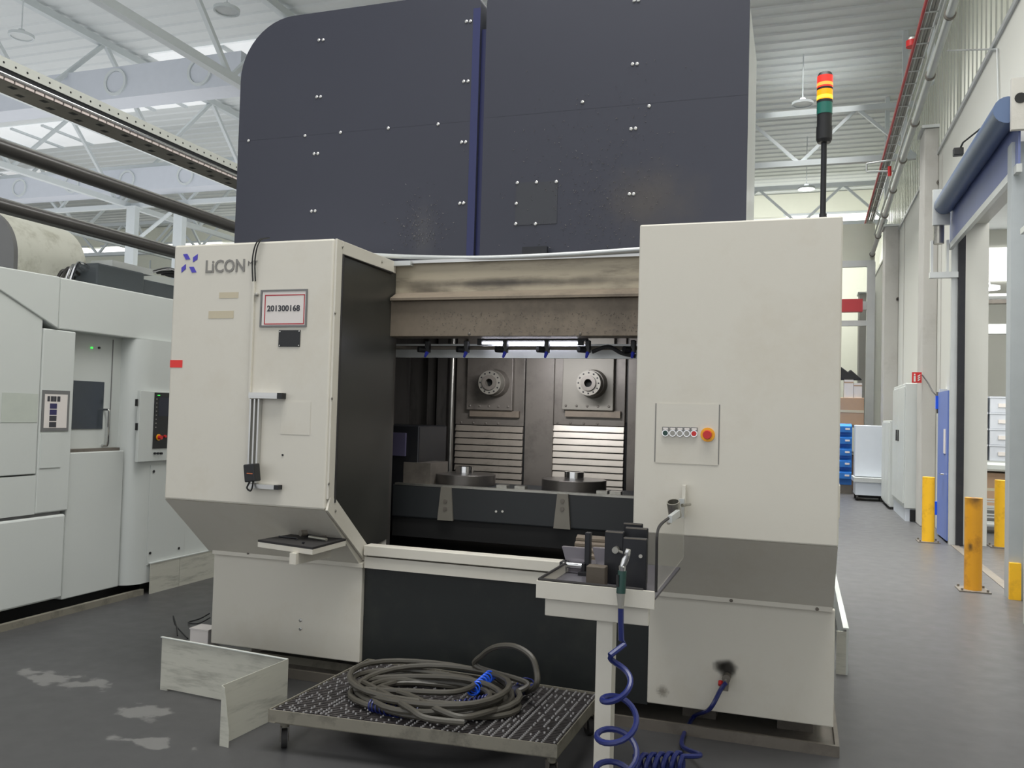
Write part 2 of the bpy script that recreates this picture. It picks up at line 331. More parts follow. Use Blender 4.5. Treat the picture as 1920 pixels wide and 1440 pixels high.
# ribbed upper wall
b = B(); prof = []; y = -1.
while y < YF: prof += [(2.62, y), (2.62, y+.14), (2.72, y+.18), (2.72, y+.32)]; y += .36
n = len(prof); b.add([(p[0], p[1], z) for z in (6.16, ZC) for p in prof], [(i, i+1, n+i+1, n+i) for i in range(n-1)])
struct(b.build('wall_right_upper', SHEET))
struct(B().box(2.75, 2.85, -1, YF, 6.16, ZC).build('trim_30', FARW))
# beam and girts along the right wall top
# gate reveal, posts
struct(B().box(XW2, XW2+.02, YG1, YG1+.4, 0, ZG).build('trim_32', WALLW))
# gate room
struct(B().box(2.6, 12, 26, 26.2, 0, 7).build('wall_gate_room_far', WALLW))
struct(B().box(12, 12.2, 2, 26.2, 0, 7).build('wall_gate_room_side', WALLW))
struct(B().box(9, 12, -2, 27, -.2, 0).build('floor.001', FLOOR))
struct(B().box(2.85, 12.2, 2, 26.2, 7, 7.1).build('ceiling.001', DECK))

# ---- roof trusses (each one thing of chord and web parts)
def truss(name, A, Bp, depth, nb, label, group, r=.07, m=TRUSS):
    A, Bp = Vector(A), Vector(Bp); t = thing(name, (A+Bp)/2-Vector((0, 0, 0)), label, 'truss', group)
    d = (Bp-A).normalized(); s = Vector((-d.y, d.x, 0)); upv = Vector((0, 0, 1))
    def bar(nm, p, q, w2):
        b = B(); dd = (q-p).normalized(); u = dd.cross(s).normalized()
        b.add([e+s*(sx*w2)+u*(su*w2) for e in (p, q) for sx, su in ((-1, -1), (1, -1), (1, 1), (-1, 1))], [(3, 2, 1, 0), (4, 5, 6, 7)]+[(i, (i+1) % 4, 4+(i+1) % 4, 4+i) for i in range(4)])
        b.build(nm, m, t)
    bar('bottom_chord', A, Bp, r*1.15); bar('top_chord', A+upv*depth, Bp+upv*depth, r*1.15)
    for i in range(nb):
        p = A+(Bp-A)*(i/nb); q = A+(Bp-A)*((i+.5)/nb)+upv*depth; e = A+(Bp-A)*((i+1)/nb)
        bar('web', p, q, r*.62); bar('web', q, e, r*.62)
    return t
places = ['nearest to the big navy hood', 'second from the navy hood', 'third from the navy hood', 'far left of the hall']
for i, X in enumerate((-10.56, -15.6, -20.6, -26)):
    truss('roof_truss', (X, 6, 8.0), (X, 33, 8.0), 2.05, 7, 'pale roof truss running into the hall along the left, '+places[i], 'lengthwise roof trusses')
truss('cross_truss', (-34, 22, 8.0), (2.5, 22, 8.0), 1.25, 14, 'pale roof truss crossing the hall above the signal lamp', 'crosswise roof trusses', .06)
truss('cross_truss', (-34, 29, 8.0), (2.5, 29, 8.0), 1.25, 14, 'pale roof truss crossing the hall furthest back before the far wall', 'crosswise roof trusses', .06)
# ventilation ducts with round outlets
for k, (yy, x0, x1) in enumerate(((14.6, -22, -11.0), (21.2, -30, -12))):
    t = thing('ventilation_duct', ((x0+x1)/2, yy, 8.5), ('blue-grey square duct with round outlets under the roof, near left', 'blue-grey square duct under the roof further back on the left')[k], 'duct', 'roof ducts')
    B().box(x0, x1, yy, yy+.6, 8.25, 8.95).build('duct_body', DUCT, t)
    x = x0+1.2
    while x < x1:
        o = B().ring((x, yy, 8.6), (x, yy-.05, 8.6), .3, .24, 20).build('outlet_ring', TRUSS, t, True)
        B().cyl((x, yy-.001, 8.6), (x, yy-.02, 8.6), .235, 20).build('outlet_grille', DUCT, o, True); x += 2.2
# steel columns far left
for k, (px, py, Y) in enumerate(((248, 430, 21.9), (338, 400, 21.9))):
    p = PY(px, py, Y); t = thing('steel_column', (p.x, Y, 0), ('tall pale steel column under the left trusses, left one', 'tall pale steel column beside the navy hood, right one')[k], 'column', 'far steel columns')
    B().box(p.x-.17, p.x+.17, Y-.1, Y+.1, .03, 7.9).build('shaft', TRUSS, t); B().box(p.x-.25, p.x+.25, Y-.2, Y+.2, 0, .03).build('base_plate', TRUSS, t)
    B().box(p.x-.25, p.x+.25, Y-.2, Y+.2, 7.9, 7.93).build('head_plate', TRUSS, t)
p, q = PY(250, 455, 21.9), PY(325, 395, 21.9)
B().tube([p, q], .06, 8).build('diagonal_brace', TRUSS, bpy.data.objects['steel_column'])

# ---- ceiling lamps
def lamp(px, py, zc, label, on=False):
    p = PZ(px, py, zc); t = thing('high_bay_lamp', p, label, 'lamp', 'round hall lamps'); zt = min(ZC, 7.0) if p.x > 2.6 else ZC-.003
    B().ring(p, p+Vector((0, 0, .06)), .24, .2, 24).build('rim', TRUSS, t, True)
    B().cyl(p+Vector((0, 0, .02)), p+Vector((0, 0, .05)), .2, 24).build('lens', LAMPON if on else LAMPOFF, t, True)
    B().cyl(p+Vector((0, 0, .05)), p+Vector((0, 0, .16)), .1, 14, .06).build('driver_housing', TRUSS, t, True)
    B().cyl(p+Vector((0, 0, .16)), (p.x, p.y, zt), .012, 6).build('suspension_rod', TRUSS, t)
    if on:
        l = bpy.data.lights.new('lamp_glow', 'POINT'); l.energy = 45; l.shadow_soft_size = .2
        o = bpy.data.objects.new('lamp_glow', l); COL.objects.link(o); o.location = p-Vector((0, 0, .15))
lamp(40, 70, 9, 'round unlit hall lamp hanging at the top left corner')
lamp(425, 22, 9, 'round unlit hall lamp above the rounded left corner of the navy hood')
lamp(1505, 197, 9, 'round unlit hall lamp left of the signal tower')
lamp(1512, 355, 8.6, 'lit round hall lamp glowing left of the signal tower pole', True)
lamp(1848, 543, 4.2, 'small lit lamp seen through the gate opening', True)

# ---- concrete columns on the right
def ccol(x0, x1, y0, y1, h, label, holes=()):
    t = thing('concrete_column', ((x0+x1)/2, (y0+y1)/2, 0), label, 'column', 'concrete wall columns')
    B().box(x0, x1, y0, y1, 0, h).build('shaft', CONC, t, bevel=.015)
    B().box(x0-.04, x1, y0-.04, y1, h, h+.05).build('cap_plate', GALV, t)
    for px, py in holes:
        p = PY(px, py, y0); B().ring(p, p-Vector((0, .012, 0)), .05, .03, 14).build('cast_hole', DSTEEL, t); B().cyl(p-Vector((0, .001, 0)), p-Vector((0, .004, 0)), .03, 12).build('cast_hole', PIT, t)
    return t
ccol(1.88, XW-.001, 15.4, 16.0, 6.55, 'pale concrete column with the red fire sign, beside the blue door', ((1762, 342),))
ccol(1.80, XW-.001, 21.3, 21.9, 6.2, 'pale concrete column behind the tall white electrical cabinet', ((1684, 561),))
ccol(1.66, XW-.001, 28.0, 28.6, 5.6, 'furthest pale concrete column at the end of the aisle', ((1651, 609),))
ccol(1.80, XW-.001, 7.7, 8.26, 3.3, 'pale concrete pier at the right edge of the photo')
# far partition frames at the end of the aisle (steel frame with cream panels)
t = thing('partition_frame', (1.0, 24.5, 0), 'galvanised steel partition frame at the far end of the aisle', 'frame')
for nm, (x0, y0, x1, y1) in dict(top_rail=(1500, 492, 1640, 500), middle_rail=(1500, 567, 1638, 581), lower_rail=(1500, 602, 1638, 611), post=(1626, 492, 1637, 815)).items():
    a, c = PY(x0, y0, 24.5), PY(x1, y1, 24.5); B().box(a.x, c.x, 24.45-.02*(nm == 'post'), 24.55+.02*(nm == 'post'), c.z if nm != 'post' else 0, a.z).build(nm, GALV, t)
a, c = PY(1500, 425, 24.6), PY(1640, 490, 24.6); B().box(a.x, c.x, 24.56, 24.62, c.z, a.z).build('header_panel', FARW, t)
a, c = PY(1500, 563, 24), PY(1617, 585, 24)
tag(B().box(a.x, c.x, 23.9, 24.1, c.z, a.z).build('red_cable_tray', REDPIPE), 'red cable tray crossing at the end of the aisle', 'cable tray')

# ================================================================== MAIN MACHINE
MX0, MX1, YU, YB, ZT = -3.587, .175, 4.2, 4.65, 2.606
LX1, RX0 = -2.495, -.77
ZU, ZL = 1.083, .715
M = thing('machining_center', (-1.7, 5.2, 0), 'large cream and navy twin-spindle machine tool filling the middle of the hall', 'machine')
# cabinets (upper boxes and sloped skirts)
lc = B().box(MX0, LX1, YU, 4.97, ZU, ZT).build('left_cabinet', CREAM, M, bevel=.012)
rc = B().box(RX0, MX1, YU, 4.97, ZU, ZT).build('right_cabinet', CREAM, M, bevel=.008)
sk = [(YU+.004, ZU), (YB-.02, ZL), (4.97, ZL), (4.97, ZU)]
lsk = B().prism(sk, 'x', MX0+.002, LX1-.002).build('sloped_skirt', CREAM, M, label='left underside skirt')
rsk = B().prism(sk, 'x', RX0+.002, MX1-.002).build('sloped_skirt', CREAM, M, label='right underside skirt')
lb = B().box(-3.56, -2.49, YB, YB+.05, .125, .70).build('left_base_panel', CREAM, M, bevel=.006)
rb = B().box(-.755, .183, YB, YB+.05, .12, .705).build('right_base_panel', CREAM, M, bevel=.006)
led = B().prism([(YB-.03, .70), (YB-.03, .725), (YB+.04, .74), (YB+.04, .70)], 'x', -3.55, -2.475).build('drip_ledge', CREAM, M)
led2 = B().prism([(YB-.03, .70), (YB-.03, .735), (YB+.04, .75), (YB+.04, .70)], 'x', -.755, .17).build('drip_ledge', CREAM, M)
for px in (465, 572): inst(SCREW_DK, 'screw', PY(px, 1037+(px-465)*.1, YB-.031), led)
for px, py in ((1371, 1126), (1532, 1142)): inst(SCREW_DK, 'screw', PY(px, py, YB-.031), led2)
for py in (1163, 1179): inst(SCREW_HOOD, 'bolt', PY(563, py, YB-.001), lb)
# body behind the base panels, plinth and feet
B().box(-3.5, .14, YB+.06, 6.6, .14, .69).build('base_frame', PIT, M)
B().box(-3.45, .1, 5.0, 7.6, .70, 2.45).build('rear_body', CREAM, M) if False else None
B().box(-3.55, -2.96, 4.98, 6.6, .7, ZT-.02).build('left_body', CREAM, M)
B().box(-.28, .14, 4.98, 6.6, .7, ZT-.02).build('right_body', CREAM, M)
B().box(-2.486, -.758, YB+.03, YB+.055, .10, .70).build('front_apron', DGREEN, M)
for px, py in ((748, 1053), (870, 1073)): inst(SCREW_HOOD, 'screw', PY(px, py, YB+.02), M)
for x in (-3.3, -2.6, -1.6, -.5, 0.0): B().box(x-.09, x+.09, 4.85, 5.05, 0, .14).build('levelling_foot', DSTEEL, M)
# drip tray on the floor
dt = B().box(-3.5, .21, 4.58, 4.60, .012, .055).box(-3.5, .21, 4.58, 6.6, 0, .012).box(.19, .21, 4.60, 6.6, .012, .055).build('floor_tray', DSTEEL, M)
# ---- inner side of the left cabinet: frame strips with screws, dark window
XS = LX1
fs = B(); fs.box(XS, XS+.014, YU+.01, YU+.075, ZU+.06, ZT).box(XS, XS+.014, YU+.075, 4.95, ZT-.075, ZT)
df = fs.build('door_frame', CREAM, M, bevel=.003)
for px, py in ((642, 463), (716, 491), (628, 587), (622, 747), (616, 907)): inst(SCREW_X, 'screw', PX(px, py, XS+.014), df)
dg = B().slab([(XS+.002, YU+.03, ZU+.07), (XS+.002, YU+.005, ZU+.0), (XS+.002, 4.66, .74), (XS+.002, 4.72, .80), (XS+.002, YU+.09, 1.14)], (.014, 0, 0)).build('chamfer_strip', CREAM, M)
inst(SCREW_X, 'screw', PX(629, 958, XS+.017), dg)
B().slab([(XS+.001, YU+.075, 1.13), (XS+.001, YU+.075, ZT-.075), (XS+.001, 4.965, ZT-.075), (XS+.001, 4.965, .83), (XS+.001, 4.70, .80)], (.008, 0, 0)).build('door_window', mat('dark_window', srgb(54, 54, 51), .3, var=.2, vscale=2), M)
B().tube([(XS+.014, YU+.08, 1.12), (XS+.014, YU+.08, ZT-.08), (XS+.014, 4.9, ZT-.08)], .008, 6).build('window_seal', RUBBER, M)
B().box(XS-.002, XS+.03, 4.655, 4.70, .74, .79).build('hinge_bracket', CREAM, M)
# ---- things on the left cabinet front (all flat on Y = YU)
yq = YU-.001
def rect(x0, y0, x1, y1, Y, th, name, m, parent, bevel=0., label=None):
    a, c = PY(x0, y0, Y), PY(x1, y0, Y); d = PY(x1, y1, Y); e = PY(x0, y1, Y)
    x0, x1 = (a.x+e.x)/2, (c.x+d.x)/2; z1, z0 = (a.z+c.z)/2, (d.z+e.z)/2
    return B().box(x0, x1, Y-th, Y, z0, z1).build(name, m, parent, bevel=bevel, label=label)
def frame_rect(x0, y0, x1, y1, Y, w_, th, name, m, parent):
    a, d = PY(x0, (y0), Y), PY(x1, y1, Y); b = B()
    b.box(a.x, d.x, Y-th, Y, a.z-w_, a.z).box(a.x, d.x, Y-th, Y, d.z, d.z+w_).box(a.x, a.x+w_, Y-th, Y, d.z+w_, a.z-w_).box(d.x-w_, d.x, Y-th, Y, d.z+w_, a.z-w_)
    return b.build(name, m, parent)
lg = thing_logo = None
for poly in (((1030, 290), (1054, 288), (1071, 319), (1046, 321)), ((1113, 289), (1111, 319), (1086, 335), (1086, 308)), ((1046, 345), (1046, 372), (1021, 394), (1021, 366)), ((1065, 361), (1090, 361), (1106, 392), (1080, 394))):
    B().slab([PY(x/3, y/3+380, yq) for x, y in poly], (0, -.0015, 0)).build('logo_mark', LOGOP, lc)
p = PY(384, 511, yq-.0015); q = PY(458, 490, yq)
t = textmesh('LiCON', 'maker_lettering', GREYINK, p, .078, lc, bold=.0016, sx=1.0)
t.scale.x = (PY(459, 505, yq).x-p.x)/max(t.dimensions.x, 1e-3) if False else 1.0
wd = max(v.co.x for v in t.data.vertices); t.scale.x = (PY(459, 508, yq).x-p.x)/wd
hh = max(v.co.y for v in t.data.vertices); t.scale.y = (PY(384, 488, yq).z-p.z)/hh
p = PY(464, 498, yq-.0015); t = textmesh('MT', 'maker_lettering', GREYINK, p, .04, lc, bold=.0)
wd = max(v.co.x for v in t.data.vertices); t.scale.x = (PY(483, 497, yq).x-p.x)/wd
rect(411, 548, 447, 559, yq, .0008, 'glue_mark', GLUE, lc); rect(391, 583, 438, 597, yq, .0008, 'glue_mark', GLUE, lc)
rect(319, 675, 342, 689, yq, .001, 'red_tape', REDTAPE, lc)
rect(523, 619, 563, 650, yq, .004, 'name_plate', BLACK, lc)
for px, py in ((525, 622), (561, 621), (524, 648), (560, 648)): inst(screw_mesh(.004, .003, m=ALU), 'rivet', PY(px, py, yq-.004), bpy.data.objects['name_plate'])
cv = rect(527, 753, 582, 815, yq, .0012, 'access_cover', CREAM, lc)
B().cyl(PY(530, 853, yq), PY(530, 853, yq)-Vector((0, .003, 0)), .006, 10).build('plug', BLACK, lc)
# sign sheet in a frame: a thing on its own, held on the cabinet
p0, p1 = PY(489, 543, yq), PY(575, 613, yq)
sg = thing('number_sign', ((p0.x+p1.x)/2, yq, p1.z), 'grey framed paper sign reading 201300168 on the left cabinet', 'sign')
frame_rect(490, 544, 575, 613, yq, .010, .006, 'frame', FRAMEG, sg)
rect(492, 546, 573, 611, yq, .003, 'sheet', PAPER, sg)
frame_rect(497, 553, 570, 608, yq-.003, .006, .001, 'red_border', REDINK, sg)
t = textmesh('201300168', 'number_lettering', DARKINK, PY(500.5, 583.5, yq-.0042), .05, sg, bold=.001)
wd = max(v.co.x for v in t.data.vertices); t.scale.x = (PY(562, 583, yq).x-PY(500.5, 583, yq).x)/wd
hh = max(v.co.y for v in t.data.vertices); t.scale.y = (PY(500, 572.5, yq).z-PY(500, 583.5, yq).z)/hh
# conduit, aluminium profile frame, sensor box
a, c = PY(474, 530, yq-.012), PY(470, 845, yq-.012)
cd1 = B().box(a.x, a.x+.012, yq-.014, yq, c.z, PY(474, 528, yq).z).build('cable_duct', CREAM, M)
lp = spline([PY(474, 528, yq-.01), PY(473, 490, yq-.02), PY(478, 462, yq-.03), PY(487, 449, yq-.01), PY(500, 447, YU+.05)], 6)
B().tube(lp, .004, 6).tube([v+Vector((.018, 0, .002)) for v in lp], .004, 6).build('looped_cable', BLACK, M)
B().ball(PY(481, 552, yq-.01), .012, 10).build('cable_clip', GREYP, M)
pf = thing('profile_bracket', PY(500, 918, yq), 'aluminium profile bracket on the left cabinet front', 'bracket')
a = PY(474, 736, yq); c = PY(527, 748, yq); B().box(a.x, c.x, yq-.04, yq, c.z, a.z).box(a.x, c.x, yq-.043, yq-.04, (a.z+c.z)/2-.003, (a.z+c.z)/2+.003).build('upper_bar', ALU, pf)
c2 = PY(536, 748, yq); B().box(c.x, c2.x, yq-.042, yq, c.z, a.z).build('end_cap', BLACK, pf)
a = PY(474, 906, yq); c = PY(521, 917, yq); B().box(a.x, c.x, yq-.04, yq, c.z, a.z).build('lower_bar', ALU, pf)
c2 = PY(529, 917, yq); B().box(c.x, c2.x, yq-.042, yq, c.z, a.z).build('end_cap', BLACK, pf)
for px in (476, 483.5, 491): a = PY(px, 748, yq); c = PY(px, 905, yq); B().box(a.x-.006, a.x+.004, yq-.03, yq-.002, c.z, a.z).build('upright_profile', ALU, pf)
bx = thing('sensor_box', PY(474, 905, yq-.05), 'small black sensor box hanging on the aluminium bracket', 'sensor box')
B().box(-.035, .035, -.03, .03, 0, .1, Matrix.Translation(PY(474, 903, yq-.075)) @ Matrix.Rotation(R(-8), 4, 'Y')).build('housing', BLACK, bx, bevel=.006)
B().box(-.02, .018, -.032, -.031, .05, .056, Matrix.Translation(PY(474, 905, yq-.075))).build('orange_label', mat('orange_label', srgb(190, 110, 70), .5), bx)
B().tube(spline([PY(468, 904, yq-.07), PY(463, 915, yq-.08), PY(470, 920, yq-.08), PY(474, 908, yq-.05), PY(476, 880, yq-.05)], 6), .005, 6).build('loop_cable', BLACK, bx)
# ---- right cabinet: control plate, buttons, emergency stop
cp = rect(1230, 757, 1347, 870, yq, .0015, 'control_plate', CREAM, M)
# seam lines of the plate as a thin dark gasket
a, d = PY(1229, 756, yq), PY(1348, 871, yq)
B().box(a.x, d.x, yq-.0007, yq, d.z, a.z).build('plate_gasket', GREYINK, M)
cols = [GREENP, GREYP, GREYP, GREYP, REDP]
for i, px in enumerate((1248, 1261.5, 1275, 1288, 1301.5)):
    p = PY(px, 812+i*.25, yq-.0015); k = B().ring(p, p-Vector((0, .01, 0)), .0165, .0125, 18).build('push_button', CHROME, M, True)
    B().cyl(p-Vector((0, .0005, 0)), p-Vector((0, .014, 0)), .0122, 16).build('button_cap', cols[i], k, True)
    B().box(p.x-.016, p.x+.016, yq-.005, yq-.0015, p.z+.010, p.z+.030).build('legend_plate', FRAMEG, k)
    B().box(p.x-.012, p.x+.012, yq-.0058, yq-.005, p.z+.017, p.z+.027).build('legend_paper', PAPER, k)
p = PY(1327, 815, yq-.0015); e = B().cyl(p, p-Vector((0, .006, 0)), .034, 24).build('emergency_stop', YELP, M, True, label='yellow emergency stop disc with red mushroom button')
B().cyl(p-Vector((0, .006, 0)), p-Vector((0, .02, 0)), .014, 16).cyl(p-Vector((0, .02, 0)), p-Vector((0, .034, 0)), .022, 20, .019).build('stop_button', REDP, e, True)
# ---- sill below the opening
a = PY(700, 1017, YB); zs1 = a.z
B().box(-2.47, -.9, YB-.03, YB+.06, .775, .835).build('sill_rail', CREAM, M, bevel=.004)
B().box(-2.47, -.9, YB-.015, YB+.06, .698, .765).build('sill_lower_strip', CREAM, M)
# ---- header over the opening
YH = 4.97; a = PY(740, 505, YH)
B().box(LX1+.0, RX0-.0, YH, YH+.05, 2.40, 2.59).build('header_panel', STAINED, M)
B().box(LX1+.03, RX0, YH-.03, YH+.03, 2.59, 2.61).build('header_track', ALU, M)
B().box(LX1-.0, LX1+.13, YH-.05, YH+.0, 2.575, 2.605).build('track_end', GALV, M)
B().prism([(YH-.01, 2.405), (YH-.10, 2.36), (YH-.10, 2.345), (YH+.05, 2.345), (YH+.05, 2.405)], 'x', LX1+.02, RX0).build('beam_ledge', BEAMM, M)
bm_ = B().box(LX1-.01, RX0, YH-.06, YH+.1, 2.12, 2.345).build('lower_beam', BEAMM, M, bevel=.003)
for px in (880, 1088):
    inst(SCREW_DK, 'screw', PY(px, 626, YH-.061), bm_); inst(SCREW_DK, 'screw', PY(px, 564, YH-.002), bpy.data.objects['header_panel'])
# hand rail above the header
B().tube(spline([PY(690, 478, YH+.02), PY(770, 482, YH+.0), PY(900, 484, YH-.02), PY(1050, 478, YH-.03), PY(1200, 468, YH-.04)], 6), .016, 10).build('hand_rail', GALV, M, True)
for px, py in ((1003, 492),):
    p = PY(px, py, YH+.04); B().box(p.x-.08, p.x+.08, YH+.02, YH+.05, 2.611, 2.68).build('rail_bracket', BLACKM, M)
# light bar, nozzle pipe, nozzles
YL = 5.15
a, c = PY(905, 643, YL), PY(1083, 643, YL)
tb = B().cyl((a.x, YL, a.z), (c.x, YL, a.z), .007, 10).build('work_light', TUBE, M, True)
wl_ = area('work_light_glow', ((a.x+c.x)/2, 5.33, a.z-.02), ((a.x+c.x)/2, 5.33+.8, a.z-1), c.x-a.x, .03, 9, (.95, .95, 1))
B().box(a.x-.03, c.x+.06, YL-.02, YL+.04, a.z+.012, a.z+.03).build('light_housing', BLACKM, M)
for xx in (a.x-.015, c.x+.02): B().box(xx-.015, xx+.015, YL-.02, YL+.02, a.z-.014, a.z+.012).build('light_holder', BLACK, M)
zn = PY(900, 660, 5.05).z
B().box(-2.95, -.3, 5.24, 5.28, PY(760, 670, 5.24).z, PY(760, 645, 5.24).z).build('spray_rail', GALV, M)
B().tube([(-2.9, 5.1, zn+.03), (-.3, 5.1, zn+.03)], .012, 8).build('spray_pipe', DSTEEL, M)
for i, px in enumerate((801, 874, 947, 1025, 1102, 1187)):
    p = PY(px, 652, 5.06); n_ = B().box(p.x-.014, p.x+.014, 5.05, 5.09, p.z-.03, p.z+.045).build('spray_nozzle', BLACK, M, bevel=.004)
    B().cyl((p.x-.012, 5.07, p.z-.012), (p.x-.05, 5.03, p.z-.012), .02, 10).build('nozzle_knuckle', BLACK, n_, True)
    B().cyl((p.x, 5.06, p.z-.03), (p.x, 5.03, p.z-.06), .013, 8, .008).build('nozzle_tip', BLUEN, n_, True)
B().tube(spline([PY(1110, 660, 5.06), PY(1140, 650, 5.06), PY(1165, 662, 5.06), PY(1192, 668, 5.06)], 5), .012, 8).build('nozzle_hose', BLACK, M)
# ---- chamber
YBK = 6.12
B().box(-2.95, -.28, YBK, YBK+.06, .7, 2.5).build('chamber_back', CHAMBER, M)
B().box(-2.95, -2.91, 4.98, YBK, .7, 2.5).build('chamber_side', CHAMBER, M); B().box(-.32, -.28, 4.98, YBK, .7, 2.5).build('chamber_side', CHAMBER, M)
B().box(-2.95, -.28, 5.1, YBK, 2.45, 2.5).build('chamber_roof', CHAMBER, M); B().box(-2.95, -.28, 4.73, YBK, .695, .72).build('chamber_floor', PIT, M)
B().box(-2.91, XS-.002, 4.98, 5.02, .72, 2.12).build('chamber_return', CHAMBER, M)
# vertical guide covers on the back wall
def vb(px0, px1, Y, m, name, pyt=672, pyb=905, d=.03):
    a, c = PY(px0, 780, Y), PY(px1, 780, Y); B().box(a.x, c.x, Y, YBK, .75, 2.44).build(name, m, M)
vb(985, 1037, YBK-.05, DSTEEL, 'centre_pillar'); vb(1177, 1196, YBK-.06, DSTEEL, 'right_pillar')
vb(800, 815, YBK-.06, CHAMBER, 'left_cover'); vb(818, 836, YBK-.10, CHAMBER, 'left_cover')
a = PY(846, 780, YBK-.12); B().cyl((a.x, YBK-.12, .9), (a.x, YBK-.12, 2.44), .018, 12).build('guide_rod', STEEL, M, True)
# two spindle slides: plate, housing, spindle nose, slats
for i, (x0, x1, sx, sy, ms) in enumerate(((857, 985, 916, 717, SLATD), (1036, 1174, 1102, 718, SLAT))):
    Ys = YBK-.03
    a, c = PY(x0, 672, Ys), PY(x1, 672, Ys); zt, zb = 2.40, PY(x0+60, 790, Ys).z
    sp = B().box(a.x, c.x, Ys, YBK, zb-.03, zt).build('slide_plate', DSTEEL, M, bevel=.004)
    q0, q1 = PY(x0+18, 768, Ys-.04), PY(x1-22, 672, Ys-.04)
    B().box(q0.x, q1.x, Ys-.05, Ys, q0.z, zt-.03).build('spindle_plate', BRACKG if i else DSTEEL, sp, bevel=.004)
    B().box(q0.x+.02, q1.x+.05, Ys-.03, Ys, q0.z-.05, q0.z-.002).build('lower_strip', BEAMM, sp)
    for k in range(5):
        for s_ in (0, 1): inst(SCREW_DK, 'screw', Vector((q0.x+.03+(q1.x-q0.x-.06)*(k/4), Ys-.051, q0.z+.03 if s_ else q0.z+.62)), sp)
    p = PY(sx, sy, Ys-.22); nose = B().cyl((p.x, Ys-.05, p.z), (p.x, Ys-.12, p.z), .105, 28, .095).build('spindle_nose', DSTEEL, M, True)
    B().ring((p.x, Ys-.12, p.z), (p.x, Ys-.20, p.z), .088, .035, 28).build('spindle_flange', BRACKG, nose, True)
    B().ring((p.x, Ys-.199, p.z), (p.x, Ys-.215, p.z),   .055, .028, 24).build('spindle_face', DSTEEL, nose, True)
    B().cyl((p.x, Ys-.13, p.z), (p.x, Ys-.15, p.z), .034, 20).build('spindle_bore', PIT, nose)
    for k in range(12): th = 2*PI*k/12; inst(screw_mesh(.006, .004, m=BLACKM), 'screw', Vector((p.x+.073*math.cos(th), Ys-.2, p.z+.073*math.sin(th))), nose)
    # slats: stacked telescopic plates
    z = zb-.035; h = PY(x0+60, 800, Ys).z-PY(x0+60, 812.4, Ys).z; n_s = 15
    for k in range(n_s):
        B().prism([(Ys+.005-.0, z), (Ys-.006, z-h+.010), (Ys-.006, z-h+.007), (Ys+.02, z-h+.006), (Ys+.02, z)], 'x', a.x+.005, c.x-.005).build('slat', ms, M); z -= h
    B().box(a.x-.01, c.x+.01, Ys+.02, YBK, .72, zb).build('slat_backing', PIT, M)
    for k in range(4): inst(SCREW_DK, 'screw', Vector((a.x+.05+.1*k, Ys-.001, zb-.015)), sp)
# ---- trunnion table: long dark beam with two discs
YT = 5.28
za, zb_ = 1.15, .93
tbm = B().box(-2.62, -.42, YT, YT+.5, zb_, za).build('trunnion_beam', TABLEG, M, bevel=.01)
B().box(-2.62, -.42, YT+.02, YT+.48, .80, .93).build('trunnion_base', PIT, M)
B().box(-2.6, -.45, YT-.002, YT+.05, za-.004, za+.01).build('beam_top_edge', STEEL, M)
for px in (836, 1055):
    p = PY(px, 945, YT-.01); b = B().prism([(p.x-.035, za), (p.x+.035, za), (p.x+.055, zb_), (p.x-.055, zb_)], 'y', YT-.02, YT).build('clamp_bracket', BRACKG, M)
    for dz in (.02, -.03): B().cyl((p.x, YT-.02, p.z+dz), (p.x, YT-.026, p.z+dz), .014, 10).build('bracket_bolt', DSTEEL, b)
for px in (930, 942): B().cyl(PY(px, 959, YT-.001), PY(px, 959, YT-.008), .008, 8).build('beam_bolt', STEEL, M)
for i, (px, py, w_) in enumerate(((868, 901, 52), (1074, 913, 64))):
    p = PY(px, py, YT+.24); r_ = .215
    dk = B().cyl((p.x, YT+.27, za), (p.x, YT+.27, za+.075), r_, 40).build('rotary_disc', mat('disc_steel', srgb(96, 92, 88), .3, .6, var=.1), M, True, bevel=.004)
    B().ring((p.x, YT+.27, za+.07), (p.x, YT+.27, za+.125), .065, .045, 24).build('disc_hub', CHROME, dk, True)
    B().cyl((p.x, YT+.27, za+.07), (p.x, YT+.27, za+.10), .044, 20).build('hub_bore', BLACKM, dk)
for px, py in ((763, 905), (943, 912), (977, 908), (1130, 930), (1155, 932)):
    p = PY(px, py, YT+.08); B().box(p.x-.035, p.x+.035, YT+.05, YT+.11, za+.004, za+.028).build('clamp_block', STEEL, M)
# left-hand side unit in the chamber
a, c = PY(684, 788, 5.2), PY(760, 890, 5.2)
un = B().box(-2.86, -2.45, 5.32, 5.8, .9, 1.55).build('probe_unit', BLACKM, M, bevel=.01)
a = PY(711, 810, 5.31); c = PY(760, 855, 5.31); B().box(a.x, c.x, 5.30, 5.32, c.z, a.z).build('probe_cover', mat('violet_cover', srgb(84, 80, 104), .4), un)
B().box(-2.55, -2.35, 5.3, 5.6, 1.15, 1.30).build('probe_arm', DSTEEL, un)
# chip bin below the table
B().box(-2.45, -.6, 4.78, 5.25, .72, .735).build('chip_pan', BLACKM, M)
for k in range(5):
    B().prism([(5.05+.03*k, .76+.03*k), (5.05+.03*k, .775+.03*k), (5.09+.03*k, .79+.03*k), (5.09+.03*k, .775+.03*k)], 'x', -1.3, -.6).build('way_cover_slat', BEAMM, M)
